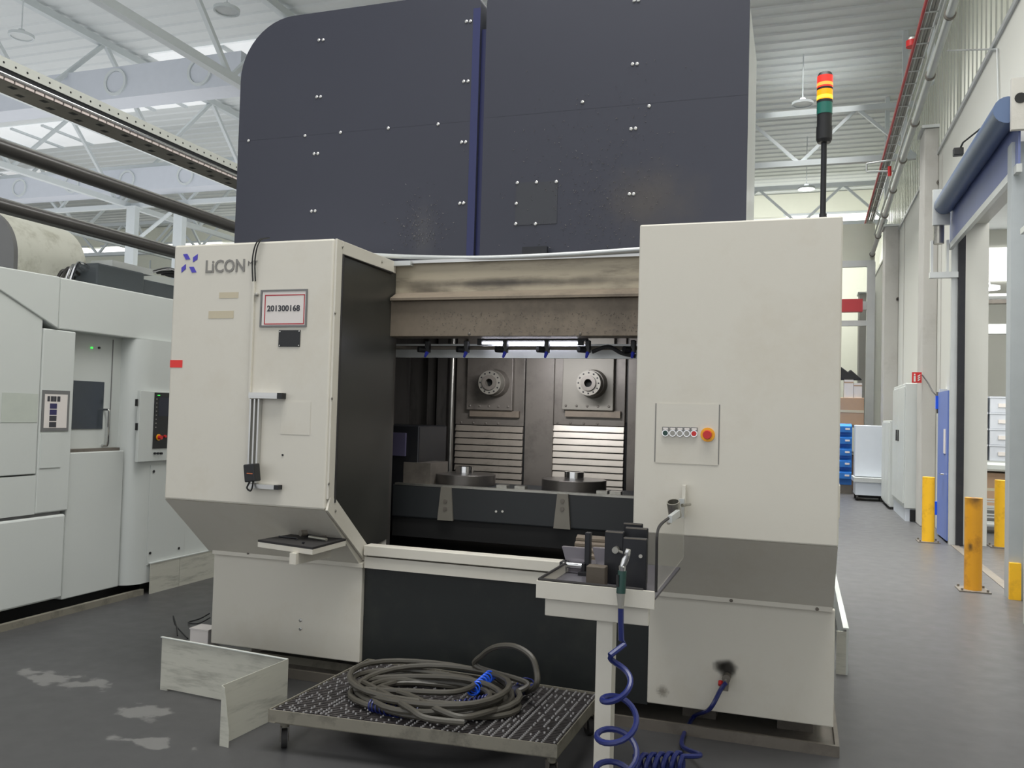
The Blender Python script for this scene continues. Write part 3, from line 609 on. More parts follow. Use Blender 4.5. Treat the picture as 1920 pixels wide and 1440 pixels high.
# ---- hood: two big navy panels with rounded top corners, joint, side
YHD = 5.05; HX0, HX1 = -3.80, -.312; HZ0 = 2.60
def rounded(x0, x1, z0, z1, rl, rr, n=12):
    P = [(x0, z0), (x1, z0)]
    P += [(x1-rr+rr*math.cos(t), z1-rr+rr*math.sin(t)) for t in [PI/2*i/n for i in range(n+1)]] if rr else [(x1, z1)]
    P += [(x0+rl+rl*math.cos(t), z1-rl+rl*math.sin(t)) for t in [PI/2+PI/2*i/n for i in range(n+1)]] if rl else [(x0, z1)]
    return P
HZ1 = PY(640, 17, YHD).z; xj0 = PY(881, 250, YHD).x; xj1 = PY(906, 250, YHD).x
h1 = B().prism(rounded(HX0, xj0+.05, HZ0, HZ1, .42, .10), 'y', YHD, YHD+.9).build('hood_panel', NAVY, M, True)
h2 = B().prism(rounded(xj1-.0, HX1, HZ0, HZ1, .10, .30), 'y', YHD, YHD+.02).build('hood_panel', NAVY, M, True)
B().prism(rounded(xj1+.005, HX1-.004, HZ0, HZ1-.004, .10, .30), 'y', YHD+.021, YHD+.9).build('hood_side', GALV, M, True)
B().box(xj0+.051, xj1-.001, YHD+.03, YHD+.06, HZ0, HZ1-.25).build('hood_joint', NAVYD, M)
B().box(xj0, xj0+.05, YHD-.002, YHD-.0005, HZ0, HZ1-.12).build('hood_joint_strip', NAVYD, M)
# horizontal seam lips and screws
z1 = PY(640, 248, YHD).z; B().box(HX0+.001, xj0, YHD-.0006, YHD-.0002, z1-.001, z1).build('seam_lip', NAVY, M)
z2 = PY(1200, 195, YHD).z; B().box(xj1+.02, HX1-.001, YHD-.0006, YHD-.0002, z2-.001, z2).build('seam_lip', NAVY, M)
for px, py in ((598, 75.5), (606, 75), (594, 182), (601, 181.5), (589, 288.5), (596, 288), (584, 396), (591, 395.5), (874.5, 40.5), (882, 40), (869.5, 153), (877.5, 152.5), (865.5, 267), (873, 266.5), (862, 381.5), (869, 381), (466, 264), (572, 254.5), (638.5, 248.5), (728, 240.5), (821.5, 233)): inst(SCREW_HOOD, 'screw', PY(px, py, YHD-.001), h1)
for px, py in ((1186, 120.5), (1194.5, 120), (1183, 242), (1191.5, 241), (1180, 364), (1188, 364), (1092, 191.5), (1217, 199), (1189, 1.5), (1197, 1)): inst(SCREW_HOOD, 'screw', PY(px, py, YHD-.001), h2)
sq = rect(967, 341, 1045, 421, YHD-.001, .002, 'service_cover', mat('service_cover_paint', srgb(50, 52, 58), .42), M)
for px, py in ((970, 343), (1006, 342), (1043, 341), (968, 382), (967, 420), (1004, 420)): inst(SCREW_HOOD, 'screw', PY(px, py, YHD-.003), sq)
# metal chips clinging to the hood and beam
b = B()
for i in range(900):
    if i < 620: px, py = random.gauss(1130, 75), random.gauss(360, 90)
    else: px, py = random.gauss(790, 28), random.gauss(430, 32)
    if not (700 < px < 1196 or (px < 1380 and py < 395)) or not 60 < py < 470: continue
    p = PY(px, py, YHD-.004); s_ = random.uniform(.0012, .0034); a_ = random.uniform(0, PI)
    d = Vector((math.cos(a_), 0, math.sin(a_))); e_ = Vector((-d.z, 0, d.x))
    b.add([p+d*s_*2, p+e_*s_*.7, p-d*s_*2, p-e_*s_*.7, p+Vector((0, -.003, 0))], [(0, 1, 4), (1, 2, 4), (2, 3, 4), (3, 0, 4), (3, 2, 1, 0)])
b.build('metal_chips', NIB, M, kind='stuff')
b = B()
for i in range(420):
    p = PY(random.uniform(790, 1195), random.uniform(585, 630), YH-.064); s_ = random.uniform(.001, .003); a_ = random.uniform(0, PI)
    d = Vector((math.cos(a_), 0, math.sin(a_))); e_ = Vector((-d.z, 0, d.x))
    b.add([p+d*s_*2, p+e_*s_*.7, p-d*s_*2, p-e_*s_*.7, p+Vector((0, -.003, 0))], [(0, 1, 4), (1, 2, 4), (2, 3, 4), (3, 0, 4), (3, 2, 1, 0)])
b.build('metal_chips', NIB, M, kind='stuff')
# air inlet on the right base panel, grime around it
p = PY(1363, 1268, YB)
ai = B().cyl(p, p-Vector((0, .05, .0)), .022, 12).cyl(p-Vector((0, .04, 0)), p-Vector((.004, .05, .06)), .016, 10).build('air_coupling', DSTEEL, M, True)
B().cyl(p+Vector((-.028, -.035, -.02)), p+Vector((-.028, -.05, -.035)), .013, 10).build('coupling_cap', REDP, ai)
def grime(name, amt, rad, col):
    m = bpy.data.materials.new(name); m.use_nodes = True; N = m.node_tree.nodes; L = m.node_tree.links
    b_ = N['Principled BSDF']; b_.inputs['Base Color'].default_value = (*col, 1); b_.inputs['Roughness'].default_value = .7
    tc = N.new('ShaderNodeTexCoord'); mp = N.new('ShaderNodeMapping'); mp.inputs['Location'].default_value = (-.5, -.5, -.5); L.new(tc.outputs['Generated'], mp.inputs[0])
    mp2 = N.new('ShaderNodeVectorMath'); mp2.operation = 'MULTIPLY'; mp2.inputs[1].default_value = (2, 0, 2); L.new(mp.outputs[0], mp2.inputs[0])
    ln = N.new('ShaderNodeVectorMath'); ln.operation = 'LENGTH'; L.new(mp2.outputs[0], ln.inputs[0])
    nz = N.new('ShaderNodeTexNoise'); nz.inputs['Scale'].default_value = rad; nz.inputs['Detail'].default_value = 4; L.new(tc.outputs['Generated'], nz.inputs['Vector'])
    ad = N.new('ShaderNodeMath'); ad.operation = 'MULTIPLY_ADD'; L.new(nz.outputs['Fac'], ad.inputs[0]); ad.inputs[1].default_value = .9; L.new(ln.outputs['Value'], ad.inputs[2])
    rp = N.new('ShaderNodeMapRange'); rp.interpolation_type = 'SMOOTHSTEP'; rp.inputs[1].default_value = 1.3; rp.inputs[2].default_value = .45; rp.inputs[3].default_value = 0; rp.inputs[4].default_value = amt; L.new(ad.outputs[0], rp.inputs[0])
    tr = N.new('ShaderNodeBsdfTransparent'); mx = N.new('ShaderNodeMixShader'); L.new(rp.outputs[0], mx.inputs[0]); L.new(tr.outputs[0], mx.inputs[1]); L.new(b_.outputs[0], mx.inputs[2]); L.new(mx.outputs[0], N['Material Output'].inputs[0])
    return m
for px, py, rr in ((1349, 1249, .05), (1364, 1254, .07)):
    p = PY(px, py, YB-.0015); B().box(p.x-rr, p.x+rr, p.y-.0005, p.y, p.z-rr, p.z+rr).build('grime_patch', grime('grime', .8, 2.5, srgb(46, 42, 36)), rb)
p = PY(1242, 1300, YB-.0015); B().box(p.x-.05, p.x+.05, p.y-.0005, p.y, p.z-.04, p.z+.06).build('grime_patch', grime('grime2', .25, 9, srgb(104, 94, 76)), rb)
# side cover and rear parts right of the machine
B().box(.18, .30, 7.0, 8.4, .9, 1.2).build('side_cover', CREAM, M, bevel=.03)
# ---- signal tower: bolted on the right cabinet
Yt = 4.36; X0 = .09
st = thing('signal_tower', (X0, Yt, ZT), 'stacked signal lamp with lit red and amber lenses on the right cabinet', 'signal lamp')
zz = lambda py: PY(1546, py, Yt).z
B().cyl((X0, Yt, ZT), (X0, Yt, ZT+.012), .034, 16, .026).cyl((X0, Yt, ZT+.012), (X0, Yt, ZT+.05), .02, 14, .017).build('foot', BLACK, st, True)
B().cyl((X0, Yt, ZT+.04), (X0, Yt, zz(264)), .0135, 12).build('pole', BLACKM, st, True)
B().cyl((X0, Yt, zz(268)), (X0, Yt, zz(262)), .03, 20, .037).cyl((X0, Yt, zz(262)), (X0, Yt, zz(238)), .037, 20).cyl((X0, Yt, zz(238)), (X0, Yt, zz(215)), .0345, 20).build('lamp_base', BLACK, st, True)
B().cyl((X0, Yt, zz(215)), (X0, Yt, zz(194)), .0365, 20).build('green_lens', LGRN, st, True)
B().cyl((X0, Yt, zz(194)), (X0, Yt, zz(189)), .037, 20).build('divider', BLACK, st, True)
o = B().cyl((X0, Yt, zz(189)), (X0, Yt, zz(170)), .0365, 20).build('amber_lens', LAMB, st, True)
B().cyl((X0, Yt, zz(187)), (X0, Yt, zz(181)), .0369, 20).build('lit_band', LAMBH, o, True)
B().cyl((X0, Yt, zz(170)), (X0, Yt, zz(166)), .037, 20).build('divider', BLACK, st, True)
o = B().cyl((X0, Yt, zz(166)), (X0, Yt, zz(144)), .0365, 20).build('red_lens', LRED, st, True)
B().cyl((X0, Yt, zz(163)), (X0, Yt, zz(157)), .0369, 20).build('lit_band', LREDH, o, True)
B().cyl((X0, Yt, zz(144)), (X0, Yt, zz(138)), .037, 20, .030).build('cap', BLACK, st, True)

# ================================================================== THINGS AROUND THE MACHINE
# ---- left tool shelf with tools
SZ = .9
P4 = [PZ(483.7, 1012, SZ), PZ(586, 1026.4, SZ), PZ(648.6, 1010, SZ), PZ(560, 999, SZ)]
ctr = sum(P4, Vector())/4
sh = thing('tool_shelf', (ctr.x, ctr.y, SZ-.11), 'small square shelf with black rubber top on the left skirt', 'shelf')
B().slab(P4, (0, 0, -.012)).build('rubber_top', RUBBER, sh)
B().slab([p-Vector((0, 0, .012)) for p in P4], (0, 0, -.028)).build('shelf_plate', CREAM, sh)
bp = PZ(553, 1036, SZ-.04); B().slab([bp+Vector((-.02, -.02, -.001)), bp+Vector((.02, -.02, -.001)), bp+Vector((.06, .28, -.001)), bp+Vector((.02, .28, -.001))], (0, 0, -.06)).build('support_arm', CREAM, sh)
def flat_tool(name, pts, r, z, m, label, cat):
    o = B().tube([PZ(x, y, z+r) for x, y in pts], r, 8).build(name, m, None, True); return tag(o, label, cat)
sp = thing('hammer', PZ(585, 1004, SZ), 'dark hammer lying at the back of the tool shelf', 'hammer')
B().tube([PZ(572, 1003, SZ+.012), PZ(610, 1010, SZ+.012)], .009, 8).build('handle', BLACKM, sp, True)
B().cyl(PZ(563, 1000, SZ+.028), PZ(574, 999, SZ+.028), .018, 12).build('head', DSTEEL, sp, True)
flat_tool('hex_key', [(523, 1006), (556, 1009), (557, 1011)], .005, SZ, BLACKM, 'bent black hex key at the left of the tool shelf', 'hex key')
flat_tool('socket_bar', [(580, 1007), (612, 1012)], .010, SZ, STEEL, 'grey steel socket bar lying in front of the hammer', 'bar')
flat_tool('punch', [(590, 1002.5), (611, 1006)], .006, SZ, DSTEEL, 'thin dark punch lying right of the hammer head', 'punch')
flat_tool('bolt', [(567, 1018), (570, 1017.5)], .006, SZ, BLACKM, 'single small black bolt at the front of the tool shelf', 'bolt')
# ---- work tray on a leg, right of the opening
TX0, TX1, TY0, TY1, TZ = -1.0, -.528, 3.34, 4.16, .985
wt = thing('work_tray', (-.76, 3.8, 0), 'cream fixture tray on one leg in front of the right cabinet', 'tray')
B().box(TX0+.002, TX1-.002, TY0+.012, TY1, TZ-.055, TZ-.045).build('tray_floor', mat('tray_grey', srgb(86, 84, 90), .4, .2, var=.15), wt)
B().box(TX0, TX1+.006, TY0, TY0+.012, TZ-.075, TZ-.008).build('front_rim', CREAM, wt)
B().box(TX0, TX0+.01, TY0+.012, TY1, TZ-.075, TZ-.004).build('side_rim', CREAM, wt)
B().tube([(TX0+.01, 4.1, TZ-.002), (TX0+.008, TY0+.012, TZ-.002), (TX1-.04, TY0+.01, TZ-.006)], .006, 6).build('rubber_edge', RUBBER, wt)
B().box(TX0+.03, TX1-.02, TY0+.03, TY0+.06, TZ-.15, TZ-.078).build('apron', CREAM, wt, bevel=.004)
B().box(-.76, -.695, TY0+.06, TY0+.14, .012, TZ-.15).build('leg', CREAM, wt); B().box(-.80, -.655, TY0+.02, TY0+.18, 0, .012).build('foot_plate', CREAM, wt)
gp = B().prism([(TY0+.03, TZ-.01), (TY0+.01, 1.20), (TY0+.06, 1.222), (TY0+.30, 1.225), (TY1, 1.245), (TY1, TZ+.0)], 'x', TX1+.008, TX1+.013).build('acrylic_guard', PLEXI, wt)
B().tube(spline([(TX1+.010, TY0+.01, TZ-.01), (TX1+.010, TY0+.005, 1.12), (TX1+.010, TY0+.01, 1.20), (TX1+.010, TY0+.09, 1.225), (TX1+.010, TY0+.3, 1.228)], 5), .006, 6).build('guard_edge', RUBBER, wt)
B().box(TX1+.002, TX1+.02, TY0+.34, TY0+.6, 1.205, 1.235).build('guard_clip', GALV, wt); B().box(TX1+.0, TX1+.016, TY1-.01, TY1+.03, 1.18, 1.33).build('guard_bracket', CREAM, wt)
for yy in (TY0+.38, TY0+.44): inst(SCREW_DK, 'screw', Vector((TX1+.0, yy, 1.2)), wt)
# metal holder tube
p = PY(1266, 968, 4.02); q = PY(1265, 943, 4.0)
ht = thing('holder_tube', p, 'open steel tube holder clamped at the top of the clear guard', 'holder')
B().ring(p, q+Vector((-.006, -.01, .006)), .030, .025, 20).cyl(p, p+(q-p)*.1, .026, 18).build('tube', STEEL, ht, True)
B().cyl(p+Vector((.028, .02, .05)), p+Vector((.055, .09, .05)), .008, 8).build('clamp_screw', STEEL, ht, True)
a = PY(1279, 958, 4.16); B().box(a.x-.012, a.x+.012, 4.13, 4.145, a.z-.03, a.z+.06).build('clamp_plate', GALV, ht)
# fixture plates standing in the tray
def plate(name, px0, py0, px1, py1, Y, th, label, m=BLACKM, cat='plate', grp=None):
    a, c = PY(px0, py0, Y), PY(px1, py1, Y); z0 = TZ-.045
    o = thing(name, ((a.x+c.x)/2, Y, z0), label, cat, grp); pl = B().box(a.x, c.x, Y, Y+th, z0, a.z).build('plate_body', m, o, bevel=.005)
    B().box(a.x+.004, c.x-.004, Y-.001, Y+.003, a.z-.006, a.z-.001).build('bright_edge', DSTEEL, o)
    return o
g_ = 'black fixture plates in the tray'
plate('fixture_plate', 1168, 1007, 1212, 1080, 3.52, .022, 'black fixture plate with a pale bolt, frontmost right in the tray', grp=g_)
B().cyl(PY(1201, 1043, 3.519), PY(1201, 1043, 3.51), .008, 10).build('plate_bolt', GREYP, bpy.data.objects['fixture_plate'])
plate('fixture_plate', 1172, 988, 1213, 1072, 3.66, .022, 'black fixture plate standing second behind the bolted one', grp=g_)
plate('fixture_plate', 1168, 980, 1203, 1068, 3.80, .022, 'black fixture plate furthest back in the tray', grp=g_)
plate('fixture_plate', 1134, 995, 1168, 1077, 3.60, .03, 'black fixture plate with rounded corners standing left of the others', grp=g_)
fp = bpy.data.objects['fixture_plate.003']; p = PY(1156, 1030, 3.6)
B().cyl(p, p-Vector((.0, .03, 0)), .014, 12).cyl(p-Vector((0, .012, 0)), p+Vector((.055, -.05, -.012)), .006, 8).build('clamp_stud', STEEL, fp, True)
a = PY(1102, 1062, 3.78); fb = thing('fixture_post', (a.x, 3.78, TZ-.045), 'narrow upright dark post in the middle of the tray', 'post')
B().box(a.x-.012, a.x+.012, 3.76, 3.80, TZ-.045, PY(1102, 998, 3.78).z).build('post_body', BLACKM, fb, bevel=.003); B().box(a.x-.03, a.x+.03, 3.72, 3.84, TZ-.045, TZ-.03).build('post_foot', BLACKM, fb)
for k, (px0, px1, Y, lab) in enumerate(((1052, 1098, 3.76, 'left grey U-shaped fixture block in the tray'), (1110, 1136, 3.72, 'right grey U-shaped fixture block beside the black plate'))):
    a, c = PY(px0, 1028+2*k, Y), PY(px1, 1062, Y); z0 = TZ-.045; h = a.z-z0
    u = thing('fixture_block', ((a.x+c.x)/2, Y, z0), lab, 'block', 'grey fixture blocks'); w_ = c.x-a.x
    B().prism([(a.x-.01, a.z), (a.x+.015, z0+.03), (a.x+.015, z0), (c.x, z0), (c.x, z0+.03), (c.x, a.z)], 'y', Y+.05, Y+.08).build('sloped_back', mat('block_grey', srgb(120, 116, 122), .35, .3), u)
    B().box(a.x, a.x+.014, Y-.02, Y+.05, z0, z0+.05).build('cheek', BLACKM, u); B().box(c.x-.014, c.x, Y-.02, Y+.05, z0, z0+.05).build('cheek', BLACKM, u)
    B().cyl((a.x+.014, Y+.01, z0+.035), (c.x-.014, Y+.01, z0+.035), .014, 10).build('cross_pin', CHROME, u, True)
a, c = PY(1099, 1061, 3.5), PY(1134, 1075, 3.5); tag(B().box(a.x, c.x, 3.5, 3.56, TZ-.045, a.z).build('wooden_block', BROWN, None, bevel=.004), 'brown block lying in front of the narrow post in the tray', 'block')
# ---- air gun and blue spiral hose
YA = TY0-.045
ag = thing('air_gun', PY(1166, 1143, YA), 'air gun with dark green handle hanging over the tray front', 'air gun')
pp = lambda x, y, dy=0: PY(x, y, YA+dy)
B().tube([pp(1164, 1112), pp(1167, 1070, .005)], [.018, .017], 12).build('grip', GREENP, ag, True)
B().tube([pp(1164, 1140), pp(1164, 1112)], [.011, .017], 12).build('strain_relief', GREYP, ag, True)
B().tube([pp(1167, 1070), pp(1167, 1062), pp(1168, 1060), pp(1172, 1050), pp(1176, 1042), pp(1176, 1038), pp(1178, 1030)], [.013, .015, .012, .015, .011, .013, .010], 12).build('nozzle_fitting', CHROME, ag, True)
B().tube([pp(1158, 1078, -.012), pp(1158, 1100, -.016)], .006, 8).build('trigger', BLACK, ag, True)
hp = [pp(1164, 1141), pp(1164, 1170), pp(1165, 1200)]
zc0 = pp(1160, 1222).z; cx = pp(1159, 1300).x; cyy = YA+.01
hp += [Vector((cx+.02, cyy-.01, zc0+.03))]
turns = 5.; n = 110; zend = .09
for i in range(n+1):
    t_ = i/n; a_ = PI+2*PI*turns*t_ if True else 0; r_ = .034+.042*min(1, t_*3.)
    zz_ = zc0+(zend-zc0)*(t_**.85)-.030*min(1, t_*4)*math.sin(a_)
    hp.append(Vector((cx+.012+r_*1.0*math.cos(a_), cyy-.03-r_*.9*math.sin(a_)-.045, zz_)))
# then lying on the floor towards the machine, coils shrinking away
f0 = PZ(1190, 1438, .06); f1 = PZ(1285, 1432, .05)
hp += spline([hp[-1], Vector((cx+.05, cyy+.25, .05)), f0], 6)[1:]
for i in range(60):
    t_ = i/60; c_ = f0.lerp(f1, t_); a_ = 2*PI*6*t_; hp.append(c_+Vector((.012*math.sin(a_), .045*math.sin(a_), .05*math.cos(a_)+.003)))
e0 = PZ(1278, 1395, .02)
hp += spline([hp[-1], f1+Vector((.06, .08, .02)), e0, PZ(1300, 1345, .03), PY(1330, 1330, 4.56), PY(1352, 1292, 4.58), PY(1362, 1280, 4.59)], 8)[1:]
for v in hp: v.z = max(v.z, .012)
tag(B().tube(hp, .0115, 8).build('spiral_hose', BLUEH, None, True), 'blue spiral air hose hanging from the air gun to the floor', 'hose')
# ---- grating platform on casters
Z1 = .2
C4 = [Vector((-2.395, 3.578, 0)), Vector((-.988, 3.69, 0)), Vector((-.969, 4.46, 0)), Vector((-2.363, 4.52, 0))]
def bl(u, v): return C4[0]*(1-u)*(1-v)+C4[1]*u*(1-v)+C4[2]*u*v+C4[3]*(1-u)*v
dl = thing('grating_platform', bl(.5, .5), 'low steel grating platform on casters in front of the machine', 'platform')
def edge(p, q, name):
    d = (q-p).normalized(); n_ = Vector((d.y, -d.x, 0)); h = Vector((0, 0, 1))
    B().slab([p+h*(Z1-.06), q+h*(Z1-.06), q+h*Z1, p+h*Z1], -n_*.006).slab([p+h*(Z1-.06), q+h*(Z1-.06), q+h*(Z1-.056), p+h*(Z1-.056)], -n_*.04).build(name, GUARD2, dl)
GUARD2 = mat('worn_frame_paint', srgb(130, 126, 114), .5, .1, var=.12, dirt=srgb(60, 56, 50), dscale=6, damt=.9)
for i in range(4): edge(C4[i], C4[(i+1) % 4], 'frame_rail')
NP = 6
teeth = B()
for k in range(NP):
    u0, u1 = .006+k*.988/NP+.002, .006+(k+1)*.988/NP-.002; b = B(); NR = 38
    def bar3(ua, ub, va, vb, z0, z1):
        P = [bl(ua, va), bl(ub, va), bl(ub, vb), bl(ua, vb)]; b.slab([p+Vector((0, 0, z1)) for p in P], (0, 0, z0-z1))
    nr = 4
    for j in range(nr+1): uu = u0+(u1-u0-.012)*j/nr; bar3(uu+.003, uu+.009, .008, .992, Z1-.03, Z1-.021)
    for j in range(NR): vv = .012+.966*j/NR; bar3(u0, u1, vv, vv+.012, Z1-.02, Z1-.004)
    b.build('grating_plank', GRATE, dl)
    for j in range(2*nr+1):
        uu = u0+.008+(u1-u0-.016)*j/(2*nr)
        for i in range(38):
            if random.random() < (.9 if j % 2 == 0 else .15) and (k > 2 or random.random() < .6):
                p = bl(uu, .018+.966*i/38)+Vector((0, 0, Z1-.005)); teeth.cyl(p, p+Vector((0, 0, .008)), .0075, 6, .0045)
teeth.build('grip_teeth', NIB, dl, kind='stuff')
for i, (u, v) in enumerate(((.03, .08), (.97, .08), (.97, .92), (.03, .92))):
    p = bl(u, v); cs = B().box(p.x-.035, p.x+.035, p.y-.035, p.y+.035, .13, .14).cyl(p+Vector((0, 0, .10)), p+Vector((0, 0, .13)), .022, 12).build('caster', GUARD2, dl)
    wv = Vector((math.cos(.6), math.sin(.6), 0)); B().cyl(p+wv*-.014+Vector((0, 0, .045)), p+wv*.014+Vector((0, 0, .045)), .045, 18).build('caster_wheel', RUBBER, cs, True)
    f_ = Vector((-wv.y, wv.x, 0)); fk = B()
    for s_ in (-1, 1): fk.slab([p+wv*(.018*s_)+f_*-.022+Vector((0, 0, .035)), p+wv*(.018*s_)+f_*.022+Vector((0, 0, .035)), p+wv*(.018*s_)+f_*.026+Vector((0, 0, .105)), p+wv*(.018*s_)+f_*-.026+Vector((0, 0, .105))], wv*.003*s_)
    fk.build('caster_fork', DSTEEL, cs)
# ---- coil of grey hose
hc = thing('hose_coil', (-1.75, 4.05, Z1), 'large coil of grey hose lying on the grating platform', 'hose')
E1 = []
loops = 9
rng = random.Random(3)
cen = Vector((-1.735, 4.0, 0))
for i in range(loops*26+1):
    th = 2*PI*i/26; l = i/26
    k0 = .86+.14*math.sin(l*2.3+.4); 
    rx = .44*k0; ry = .335*(.82+.16*math.sin(l*3.1+1))
    off = Vector((.05*math.sin(l*1.7), .05*math.sin(l*2.1+1), 0))
    z_ = Z1+.017+.011*l*(.6+.4*math.sin(th*.5+l))+.004*math.sin(3*th+l)
    E1.append(cen+off+Vector((rx*math.cos(th+.35), ry*math.sin(th+.35), max(z_, Z1+.016))))
B().tube(E1, .0152, 8).build('coiled_length', HOSEG, hc, True)
a0 = PZ(893, 1262, Z1+.05); 
arc = spline([E1[-1], E1[-1]+Vector((.02, .06, .03)), PY(894, 1250, 4.28), PY(905, 1228, 4.25), PY(930, 1213, 4.2), PY(965, 1212, 4.15), PY(995, 1230, 4.12), PY(1006, 1258, 4.1), PY(1005, 1285, 4.08), PZ(985, 1298, Z1+.02)], 7)
B().tube(arc, .0152, 8).build('rising_loop', HOSEG, hc, True)
for pts in ([(682, 1280), (730, 1305), (770, 1330), (800, 1347), (870, 1355)], [(715, 1289), (770, 1305), (820, 1330), (870, 1345), (930, 1330)], [(665, 1293), (760, 1296), (850, 1298), (890, 1283), (870, 1270), (790, 1262)]):
    B().tube(spline([PZ(x, y, Z1+.06+.02*math.sin(i)) for i, (x, y) in enumerate(pts)], 6), .0152, 8).build('loose_turn', HOSEG, hc, True)
# spiral blue tube and cable bundle within
sb = []
P_ = [PZ(695, 1322, Z1+.03), PZ(760, 1335, Z1+.03), PZ(850, 1325, Z1+.03), PZ(915, 1312, Z1+.03)]; P_ = spline(P_, 20)
for i in range(len(P_)*4):
    t_ = i/(len(P_)*4-1)*(len(P_)-1); k = min(int(t_), len(P_)-2); c_ = P_[k].lerp(P_[k+1], t_-k); a_ = i*.62
    sb.append(c_+Vector((.004*math.cos(a_), .026*math.cos(a_), .026*math.sin(a_))))
tag(B().tube(sb, .0045, 6).build('spiral_tube', BLUEH, None, True), 'dark blue spiral tube lying inside the grey hose coil', 'hose')
bc = []; c0 = PZ(903, 1288, Z1+.045)
for i in range(121): t_ = i/120-.5; bc.append(c0+Vector((.05*t_+.024*math.cos(i*.42), .15*t_+.012*math.cos(i*.42), .026*math.sin(i*.42)+.05*t_+.02)))
tag(B().tube(bc, .005, 6).build('blue_cable_bundle', BLUEB, None, True), 'bright blue cable bundle at the right of the hose coil', 'cable')
cc = thing('cable_connector', PZ(978, 1300, Z1), 'dark navy connector plug with blue wire beside the hose coil', 'connector')
a, c = PZ(958, 1300, Z1+.035), PZ(985, 1292, Z1+.04); B().tube([a, a.lerp(c, .5), c], [.03, .034, .022], 12).build('plug_body', mat('navy_plug', srgb(34, 36, 60), .5), cc, True)
B().tube([c, PZ(1006, 1285, Z1+.04)], [.014, .016], 10).build('plug_collar', BLUEH, cc, True)
B().tube(spline([PZ(1003, 1288, Z1+.03), PZ(998, 1275, Z1+.04), PZ(980, 1272, Z1+.04), PZ(968, 1285, Z1+.03)], 5), .004, 6).build('plug_wire', BLUEH, cc)
# ---- folded floor guards
g0, g1, g2 = PZ(300, 1293, 0), PZ(540, 1235, .3), PZ(412, 1398, 0)
g1 = Vector((g1.x, g1.y, 0)); H = Vector((0, 0, 1))
fg = thing('floor_guard', g1, 'scuffed white folded sheet guard standing on the floor left of the platform', 'guard')
n1 = Vector((-(g1-g0).y, (g1-g0).x, 0)).normalized(); n2 = Vector((-(g2-g1).y, (g2-g1).x, 0)).normalized()
B().slab([g0+H*.012, g1+H*.012, g1+H*.30, g0+H*.305], n1*.004).build('long_sheet', GUARD, fg); B().slab([g0+H*.301, g1+H*.296, g1+H*.30, g0+H*.305], -n1*.012).build('top_fold', WHITE, fg)
B().slab([g1+H*.012, g2+H*.0, g2+H*.29, g1+H*.30], n2*.004).build('short_sheet', GUARD, fg)
e2 = g2+Vector((.055, -.004, 0)); e3 = g2+Vector((.018, -.001, 0))
B().slab([g2, e2, e2+H*.07, e3+H*.28, g2+H*.29], (0, -.003, 0)).build('end_flange', GUARD, fg)
B().box(g0.x-.0, g0.x+.05, g0.y-.0, g0.y+.05, 0, .012).box(g1.x-.05, g1.x, g1.y-.0, g1.y+.05, 0, .012).build('floor_clip', GUARD, fg)
# white box and cables behind the guard
p = PZ(373, 1200, 0); p = PZ(372, 1212, 0)
wb = thing('white_box', (p.x, p.y, 0), 'small white box on the floor behind the folded guard', 'box')
B().box(p.x-.075, p.x+.075, p.y, p.y+.12, 0, .11).build('box_body', PAPER, wb, bevel=.004); B().box(p.x-.078, p.x+.078, p.y-.003, p.y+.123, .11, .118).build('lid', PAPER, wb)
q = PZ(345, 1195, .0)
tag(B().tube(spline([PZ(352, 1197, .01), PZ(340, 1185, .02), PZ(328, 1170, .05), PZ(325, 1155, .09), PZ(331, 1175, .05), PZ(333, 1192, .012)], 6), .005, 6).build('floor_cable', BLACK, None), 'black bent cable rising from the floor left of the white box', 'cable')
tag(B().tube(spline([PZ(393, 1150, .05), PZ(375, 1160, .02), PZ(353, 1167, .012), PZ(372, 1169, .03), PZ(394, 1158, .06)], 6), .005, 6).build('floor_cable', BLACK, None), 'thin black cable crossing behind the white box', 'cable')
# rails under the left base
B().box(-3.3, -2.45, 4.80, 4.84, 0, .06).build('base_rail', GUARD2, M)
# right guard beside the machine
rgd = thing('side_guard', (.3, 7.2, 0), 'thin white floor guard along the right side of the machine', 'guard')
B().box(.31, .322, 6.08, 8.7, 0, .295).build('long_sheet', WHITE, rgd); B().box(.25, .31, 6.08, 6.09, 0, .28).build('end_sheet', GUARD, rgd); B().box(.29, .325, 6.08, 8.7, .295, .305).build('top_fold', WHITE, rgd)

# ================================================================== LEFT-HAND MACHINE
XM = -5.4
N2 = thing('enclosed_machine', (-6.3, 5.6, 0), 'white enclosed machine tool along the left edge of the photo', 'machine')
B().box(-7.4, XM-.30, 2.6, 9.2, .14, 2.55).build('body', WHITE, N2)
B().box(-7.4, XM-.12, 2.6, 6.2, 0, .14).build('plinth', PIT, N2)
B().box(XM-.45, XM, 5.09, 9.2, 2.2, 2.6).build('fascia', WHITE, N2, bevel=.01)
B().prism([(5.075, 2.20), (5.075, 2.6), (2.6, 2.5), (2.6, 3.1-.0), (4.2, 2.575)][:2]+[(4.2, 2.585), (4.57, 2.42)], 'x', XM-.4, XM+.012).build('fascia_wedge', WHITE, N2, bevel=.008)
B().box(XM-.3, XM, 2.6, 4.945, 1.10, 2.56).build('side_door', WHITE, N2, bevel=.006)
B().prism([(4.955, .80), (5.26, .80), (5.26, 2.195), (4.955, 2.195)], 'x', XM-.3, XM).build('door_post', WHITE, N2, bevel=.01)
rp = B().box(XM-.001, XM+.006, 4.975, 5.16, 1.14, 1.40).build('post_cover', WHITE, N2)
B().box(XM-.3, XM-.001, 2.6, 4.95, .80, 1.09).build('lower_band', WHITE, N2)
B().box(XM-.3, XM+.008, 2.6, 5.23, .13, .775).build('lower_cover', WHITE, N2, bevel=.015)
B().box(XM-.29, XM-.02, 2.6, 5.2, .775, .80).build('shadow_gap', FRAMEG, N2)
